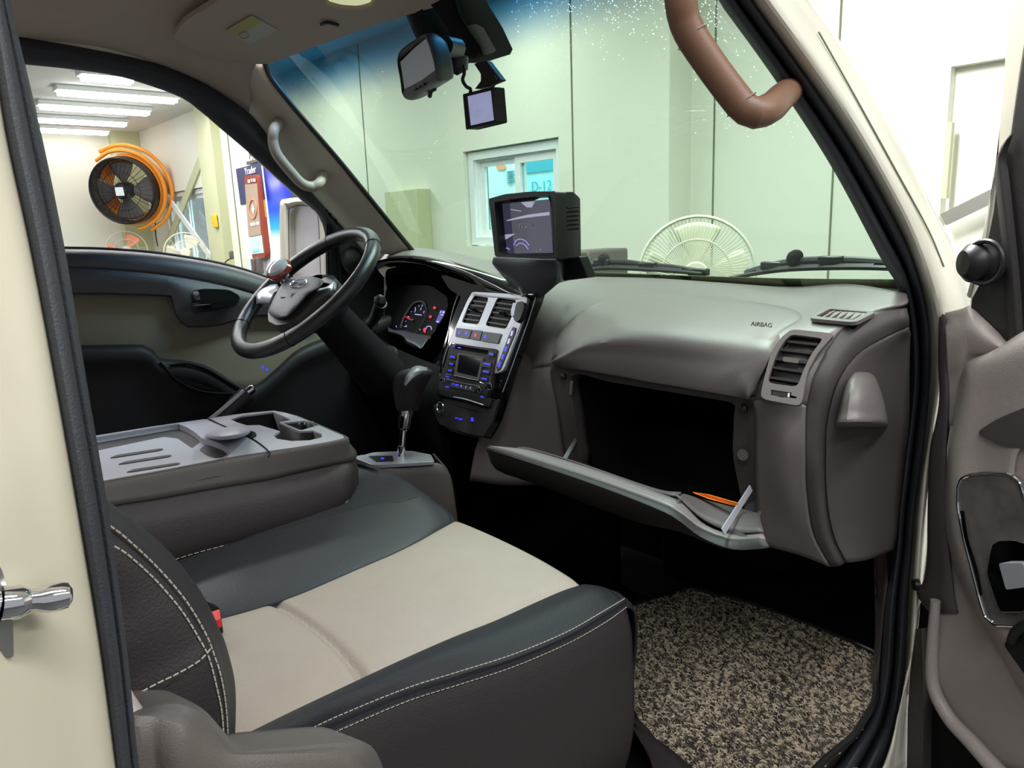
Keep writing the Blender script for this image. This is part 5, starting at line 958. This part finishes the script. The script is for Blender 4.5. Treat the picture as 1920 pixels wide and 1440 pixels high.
cu_b = [pY(x, y, v) for x, y, v in ((120, 1110, 1.215), (250, 1075, 1.215), (353, 1041, 1.215), (440, 1017, 1.215), (530, 990, 1.215), (587, 973, 1.215), (625, 957, 1.217), (650, 940, 1.222))]+[pX(668, 915, .70)]
cu_u = [p+Vector((0, .06, -.03)) for p in cu_b]
cz = obj('folded_backrest', loft([cu_t, cu_m, cu_b, cu_u], 60, 5), 'leatherb', co, solid=.003)
obj('stitching', dashes([p+Vector((0, -.003, .001)) for p in cu_b[1:]]+[pX(671, 888, .70)+Vector((0, -.003, 0))], .007, .003, .0007), 'thread', cz)
obj('console_core', [bx(.05, .66, 1.26, 1.60, -.54, -.44)], 'matte', co)

# gear selector
gs = thing('gear_selector', 'chrome-stemmed automatic gear lever with black and silver knob', 'gear lever')
Zs = -.505; gp = lambda x, y, z=Zs: pZ(x, y, z)
obj('gate_plate', [sheet(rnd([gp(659, 857), gp(700, 872), gp(815, 865), gp(808, 852), gp(770, 845), gp(700, 848)], .12), [], -Z1*.008)], 'silver', gs, bevel=.002)
obj('gate_inlay', [sheet(rnd([gp(690, 855, Zs+.001), gp(706, 866, Zs+.001), gp(738, 864, Zs+.001), gp(736, 854, Zs+.001)], .1), [], -Z1*.002)], 'black', gs)
obj('gate_light', [sheet([gp(714, 858, Zs+.002), gp(720, 858, Zs+.002), gp(720, 860, Zs+.002), gp(714, 860, Zs+.002)], [], -Z1*.001)], 'blue', gs)
bt_ = [gp(659, 859, Zs-.008), gp(697, 876, Zs-.008), gp(760, 872, Zs-.008), gp(820, 868, Zs-.008), gp(838, 880, Zs-.03), gp(812, 850, Zs-.008)]
obj('gate_box', loft([bt_, [p+Vector((.005, -.012, -.05)) for p in bt_], [p+Vector((.02, -.02, -.30)) for p in bt_]], 30, 4), 'greyd', gs, solid=.003)
Gd = lambda x, y: pY(x, y, 1.405)
obj('stem', [tube([Gd(750, 862), Gd(754, 835), Gd(757, 800)], .0075, 8, 14), tube([Gd(753, 835), Gd(753, 850), Gd(752, 862)], .010, 4, 14)], 'chrome', gs)
obj('collar', lathe([(.0125, 0), (.0145, .006), (.0165, .05), (.015, .052)], Gd(757, 806), Gd(762, 770)-Gd(757, 806), 24), 'chrome', gs)
def GY(x, y, v): return pY(x, y, v)
kb_rows = []
for (cx_, cy_, rx, ry) in ((765, 770, 16, 4), (765, 755, 20, 6), (766, 735, 23, 9), (771, 715, 27, 12), (779, 700, 27, 12), (785, 692, 18, 7), (787, 689, 2, 1)):
    c__ = Gd(cx_, cy_); s_ = (Gd(cx_+rx, cy_)-c__).length
    kb_rows.append([c__+RT*s_*math.cos(a_)+FW*s_*1.1*math.sin(a_)-UP*.25*s_*math.sin(a_)*0 for a_ in [j*math.pi/8 for j in range(16)]])
obj('knob', loft(kb_rows, 28, 4, True), 'leatherb', gs)
obj('knob_cap', [loft([[Gd(755, 718), Gd(762, 700), Gd(780, 687), Gd(801, 690)], [GY(758, 722, 1.37), GY(766, 705, 1.365), GY(783, 694, 1.365), GY(801, 694, 1.37)], [GY(760, 724, 1.362), GY(772, 712, 1.358), GY(787, 702, 1.362), GY(800, 696, 1.37)]], 16, 4)], 'silver', gs, solid=.003)
# parking brake
pb = thing('parking_brake', 'parking brake lever with chrome release button beside the driver seat', 'brake lever')
Pb = lambda x, y, v=1.68: pY(x, y, v)
obj('lever', tube([Pb(395, 800), Pb(425, 775), Pb(447, 752), Pb(463, 739)], lambda t: .016+.004*t, 14, 16), 'leatherb', pb)
obj('silver_rail', [loft([[Pb(383, 790, 1.67), Pb(420, 760, 1.67), Pb(455, 730, 1.67)], [Pb(390, 794, 1.665), Pb(426, 764, 1.665), Pb(460, 734, 1.665)]], 12, 2)], 'ctop', pb, solid=.003)
obj('release_button', lathe([(.010, 0), (.011, .02), (.008, .024), (0, .025)], Pb(459, 738), Pb(475, 727)-Pb(459, 738), 20), 'chrome', pb)
# driver seat edge hidden behind the console
# floor mat
mt = thing('floor_mat', 'coiled vinyl loop floor mat in speckled grey-brown with black edge', 'mat')
mo_ = [pZ(1140, 1150, -.875), pZ(1290, 1105, -.875), pZ(1400, 1130, -.875), pZ(1560, 1190, -.875), pZ(1648, 1232, -.875), pZ(1640, 1320, -.875), pZ(1600, 1385, -.875), pZ(1550, 1425, -.875), pZ(1500, 1475, -.875), pZ(1260, 1480, -.875), pZ(1180, 1330, -.875)]
mm_ = bpy.data.materials.new('coil_mat'); mm_.use_nodes = True; nt = mm_.node_tree; b_ = nt.nodes['Principled BSDF']; b_.inputs['Roughness'].default_value = .7
tc = nt.nodes.new('ShaderNodeTexCoord'); n1 = nt.nodes.new('ShaderNodeTexNoise'); n1.inputs['Scale'].default_value = 95; nt.links.new(tc.outputs['Object'], n1.inputs['Vector'])
rp = nt.nodes.new('ShaderNodeValToRGB'); rp.color_ramp.elements[0].position = .42; rp.color_ramp.elements[0].color = (*lin((92, 84, 74)), 1); rp.color_ramp.elements[1].position = .56; rp.color_ramp.elements[1].color = (*lin((196, 182, 158)), 1)
nt.links.new(n1.outputs[0], rp.inputs[0]); nt.links.new(rp.outputs[0], b_.inputs['Base Color']); M['coil'] = mm_
obj('mat_base', sheet(rnd(mo_, .15), [], Vector((0, 0, -.008))), mat('mat_base', (44, 40, 36), .8, bump=1.0, bscale=150), mt)
obj('mat_edge', tube([p+Z1*.004 for p in rnd(mo_, .15)], .006, 160, 8, True), 'black', mt)
cs_ = []; random.seed(11); xs = [p.x for p in mo_]; ys = [p.y for p in mo_]
def inside(x, y):
    c_ = False; n_ = len(mo_)
    for i in range(n_):
        a_, d_ = mo_[i], mo_[i-1]
        if (a_.y > y) != (d_.y > y) and x < (d_.x-a_.x)*(y-a_.y)/(d_.y-a_.y)+a_.x: c_ = not c_
    return c_
cnt = 0
while cnt < 9000:
    x, y = random.uniform(min(xs), max(xs)), random.uniform(min(ys), max(ys))
    if not inside(x, y): continue
    cnt += 1; r_ = random.uniform(.003, .006); a_ = random.uniform(0, 6.28); sp = random.uniform(2.0, 4.2); tl = random.uniform(-.6, .6); w_ = .0008
    cV = []
    for j in range(6):
        w = a_+sp*j/5; q = Vector((x+r_*math.cos(w), y+r_*math.sin(w), -.8735+.0025*math.sin(w*1.0+tl)+random.uniform(0, .001)))
        cV += [q+Vector((0, 0, w_*1.5)), q+Vector((math.cos(w)*w_, math.sin(w)*w_, -w_)), q-Vector((math.cos(w)*w_, math.sin(w)*w_, w_))]
    cs_.append((cV, [(j*3+k, j*3+(k+1) % 3, j*3+3+(k+1) % 3, j*3+3+k) for j in range(5) for k in range(3)]))
co_m = obj('mat_loops', cs_, 'coil', mt, smooth=False); co_m['kind'] = 'stuff'

# ================================================================ THE OPEN PASSENGER DOOR
pd = thing('passenger_door', 'open passenger door with brown trim, wood-look switch panel and black mirror corner', 'door')
HP = Plane((1.27, .42, 0), (-.906, .423, 0))
def D(l, o=0): return [HP(x, y, o) for x, y in l]
dirD = Vector((-.423, -.906, 0))
obj('trim_edge', [loft([D([(1770, 590), (1763, 600), (1762, 680), (1764, 747), (1756, 800), (1747, 847), (1743, 960), (1742, 1040), (1736, 1090), (1724, 1112), (1738, 1135), (1750, 1150)], -.02), D([(1770, 590), (1763, 600), (1762, 680), (1764, 747), (1756, 800), (1747, 847), (1743, 960), (1742, 1040), (1736, 1090), (1724, 1112), (1738, 1135), (1750, 1150)], .012), D([(1775, 600), (1772, 612), (1775, 680), (1778, 747), (1776, 800), (1774, 850), (1774, 960), (1780, 1040), (1786, 1090), (1788, 1112), (1792, 1135), (1796, 1150)], .016)], 50, 3)], 'cap', pd, solid=.003)
Uo = [(1772, 592), (1800, 585), (1820, 579), (1845, 600), (1870, 624), (1892, 645), (1925, 640), (1990, 640)]
Ub = [(1778, 720), (1800, 712), (1812, 690), (1822, 680), (1840, 675), (1865, 664), (1920, 650), (1990, 650)]
obj('upper_trim', loft([D([(x+8, y-5) for x, y in Uo], -.03), D(Uo, .0), D([(x*.7+a_*.3, y*.7+b__*.3) for (x, y), (a_, b__) in zip(Uo, Ub)], .022), D([(x*.3+a_*.7, y*.3+b__*.7) for (x, y), (a_, b__) in zip(Uo, Ub)], .02), D(Ub, .012), D([(x, y+80) for x, y in Ub], .01)], 50, 5), 'doorp', pd, solid=.003)
A0 = [(1990, 590), (1920, 626), (1885, 648), (1855, 664), (1820, 680), (1808, 700), (1800, 740), (1788, 810), (1780, 880), (1777, 960), (1784, 1020), (1800, 1078), (1830, 1140), (1870, 1205), (1915, 1290), (1990, 1380)]
A1 = [(1990, 620), (1930, 650), (1895, 668), (1865, 680), (1835, 694), (1822, 712), (1814, 750), (1802, 815), (1796, 880), (1795, 960), (1802, 1015), (1818, 1068), (1846, 1125), (1884, 1190), (1935, 1268), (1990, 1340)]
A2 = [(1995, 720), (1960, 740), (1930, 750), (1900, 760), (1880, 770), (1870, 785), (1862, 800), (1850, 830), (1840, 880), (1840, 960), (1846, 1005), (1858, 1050), (1880, 1100), (1910, 1160), (1950, 1230), (1995, 1290)]
A3 = [(1995, 790), (1975, 800), (1955, 805), (1940, 812), (1930, 820), (1925, 830), (1915, 840), (1905, 860), (1900, 900), (1900, 960), (1905, 1000), (1915, 1040), (1925, 1080), (1950, 1130), (1975, 1180), (1998, 1230)]
obj('armrest', loft([D([(x-6, y) for x, y in A0], -.01), D(A0, .03), D(A1, .05), D(A2, .045), D(A3, .05)], 70, 5), 'doorp', pd, solid=.003)
obj('base_panel', sheet(D([(1890, 800), (2010, 740), (2010, 1260), (1890, 1030)], .046), [], HP.n*-.01), 'doorp', pd)
obj('grab_recess', sheet(rnd(D([(1828, 812), (1870, 785), (1930, 760), (1990, 740), (1990, 850), (1930, 842), (1880, 838)], .052), .3), [], HP.n*-.012), 'cap', pd, bevel=.006)
# lower door
Lo = [(1746, 1122), (1738, 1225), (1741, 1293), (1764, 1343), (1795, 1382), (1828, 1410), (1855, 1450)]
obj('lower_panel', [loft([D([(1770, 1000), (1840, 1000), (1960, 1000)], .008), D([(1756, 1123), (1850, 1160), (1990, 1200)], .01), D([(1750, 1243), (1870, 1260), (1990, 1300)], .022), D([(1770, 1330), (1880, 1350), (1990, 1380)], .012), D([(1850, 1440), (1920, 1450), (1990, 1460)], .005)], 24, 5)], 'doorp', pd, solid=.003)
obj('pocket_lip', tube(D([(1754, 1126), (1747, 1235), (1752, 1293), (1780, 1347), (1820, 1390), (1865, 1440), (1900, 1475)], .03), lambda t: .0075+.006*t, 40, 12), 'doorp', pd)
obj('lower_void', sheet(D([(1726, 1130), (1760, 1125), (1758, 1290), (1800, 1380), (1880, 1480), (1715, 1500), (1712, 1300)], -.03), [], HP.n*-.01), 'matte', pd)
obj('hinge_cover', [sheet(rnd(D([(1714, 1180), (1728, 1180), (1732, 1330), (1730, 1480), (1700, 1480), (1702, 1330)], -.012), .1), [], HP.n*-.02)], mat('rubber_boot', (66, 60, 57), .6, bump=.9, bscale=160), pd)
obj('bump_stop', lathe([(0, .01), (.009, .008), (.011, 0)], HP(1722, 1097, -.004), Vector((-.7, .7, 0)), 18), 'black', pd)
tE = (D([(1985, 900)])[0]-Vector((1.27, .42, 0))).dot(dirD)
def dq(t_, z_, o_): q_ = Vector((1.27, .42, z_))+dirD*t_+HP.n*o_; return q_
obj('door_skin', sheet([dq(.16, -.95, -.06), dq(1.0, -.95, -.06), dq(1.0, -.12, -.06), dq(.16, -.12, -.06)], [], HP.n*-.03), 'cream', pd, bevel=.01)
obj('rear_trim', sheet([dq(tE+.012, -.92, .012), dq(.98, -.92, .012), dq(.98, -.10, .012), dq(tE+.012, -.10, .012)], [], HP.n*-.09), 'doorp', pd, bevel=.01)
# black window frame and mirror corner
obj('window_frame', [sheet(D([(1990, 20), (1926, 60), (1905, 190), (1896, 255), (1874, 282), (1871, 320), (1862, 400), (1850, 460), (1838, 530), (1822, 560), (1820, 580), (1890, 646), (1990, 640)], .0), [], HP.n*-.02), loft([D([(1900, 250), (1890, 280), (1886, 300), (1892, 330), (1912, 520), (1920, 640)], .004), D([(1888, 262), (1876, 284), (1872, 300), (1876, 340), (1897, 520), (1905, 650)], .012), D([(1880, 274), (1872, 286), (1868, 302), (1866, 342), (1884, 520), (1892, 648)], .004)], 24, 3)], 'dashd', pd, bevel=.001)
obj('frame_outer', [sheet(D([(1892, -20), (1915, -20), (1926, 60), (1912, 150), (1896, 254), (1876, 280), (1870, 300), (1848, 460), (1818, 560), (1812, 556), (1842, 440), (1862, 330), (1880, 170)], -.01), [], HP.n*-.025)], 'cream', pd, bevel=.002)
obj('tweeter', [lathe([(0, .034), (.018, .032), (.028, .022), (.031, .008), (.031, -.004)], HP(1847, 492, .004), (HP.n+Vector((.1, .35, 0))).normalized(), 32), tube(ell(HP(1846, 492, .024), dirD*.03, Z1*.03, 28), .004, 28, 8, True)], 'black', pd)
# switch panel
SPo = D([(1797, 950), (1797, 912), (1804, 897), (1820, 890), (1853, 886), (1896, 889), (1912, 902), (1925, 940), (1985, 960), (1985, 1176), (1920, 1174), (1866, 1172), (1848, 1157), (1838, 1125), (1826, 1077), (1808, 1010)], .054)
sp_ = obj('switch_panel', sheet(rnd(SPo, .15), [], HP.n*-.02), 'wood', pd, bevel=.002)
obj('chrome_rim', [tube([p+HP.n*.001 for p in rnd(SPo, .15)], .0022, 100, 8, True), loft([D([(1800, 958), (1808, 1008), (1826, 1070), (1838, 1118)], .058), D([(1808, 958), (1815, 1008), (1833, 1068), (1842, 1115)], .058)], 20, 2)], 'chrome', sp_)
bw = D([(1856, 1040), (1860, 1022), (1872, 1014), (1902, 1013), (1925, 1020), (1925, 1148), (1876, 1148), (1868, 1130), (1850, 1075)], .062)
obj('switch_bowl', sheet(rnd(bw, .2), [], HP.n*-.008), 'chrome', sp_, bevel=.002)
sw = obj('window_switch', sheet(rnd(D([(1872, 1056), (1918, 1056), (1930, 1100), (1886, 1106)], .072), .1), [], HP.n*-.010), 'grey', sp_, bevel=.002)
obj('pull_cup', [sheet(rnd(D([(1882, 1210), (1890, 1196), (1920, 1172), (1985, 1172), (1985, 1300), (1925, 1270)], .054), .2), [], HP.n*-.008), tube(D([(1897, 1203), (1905, 1185), (1925, 1170), (1960, 1165)], .06), .007, 14, 10)], 'black', pd)
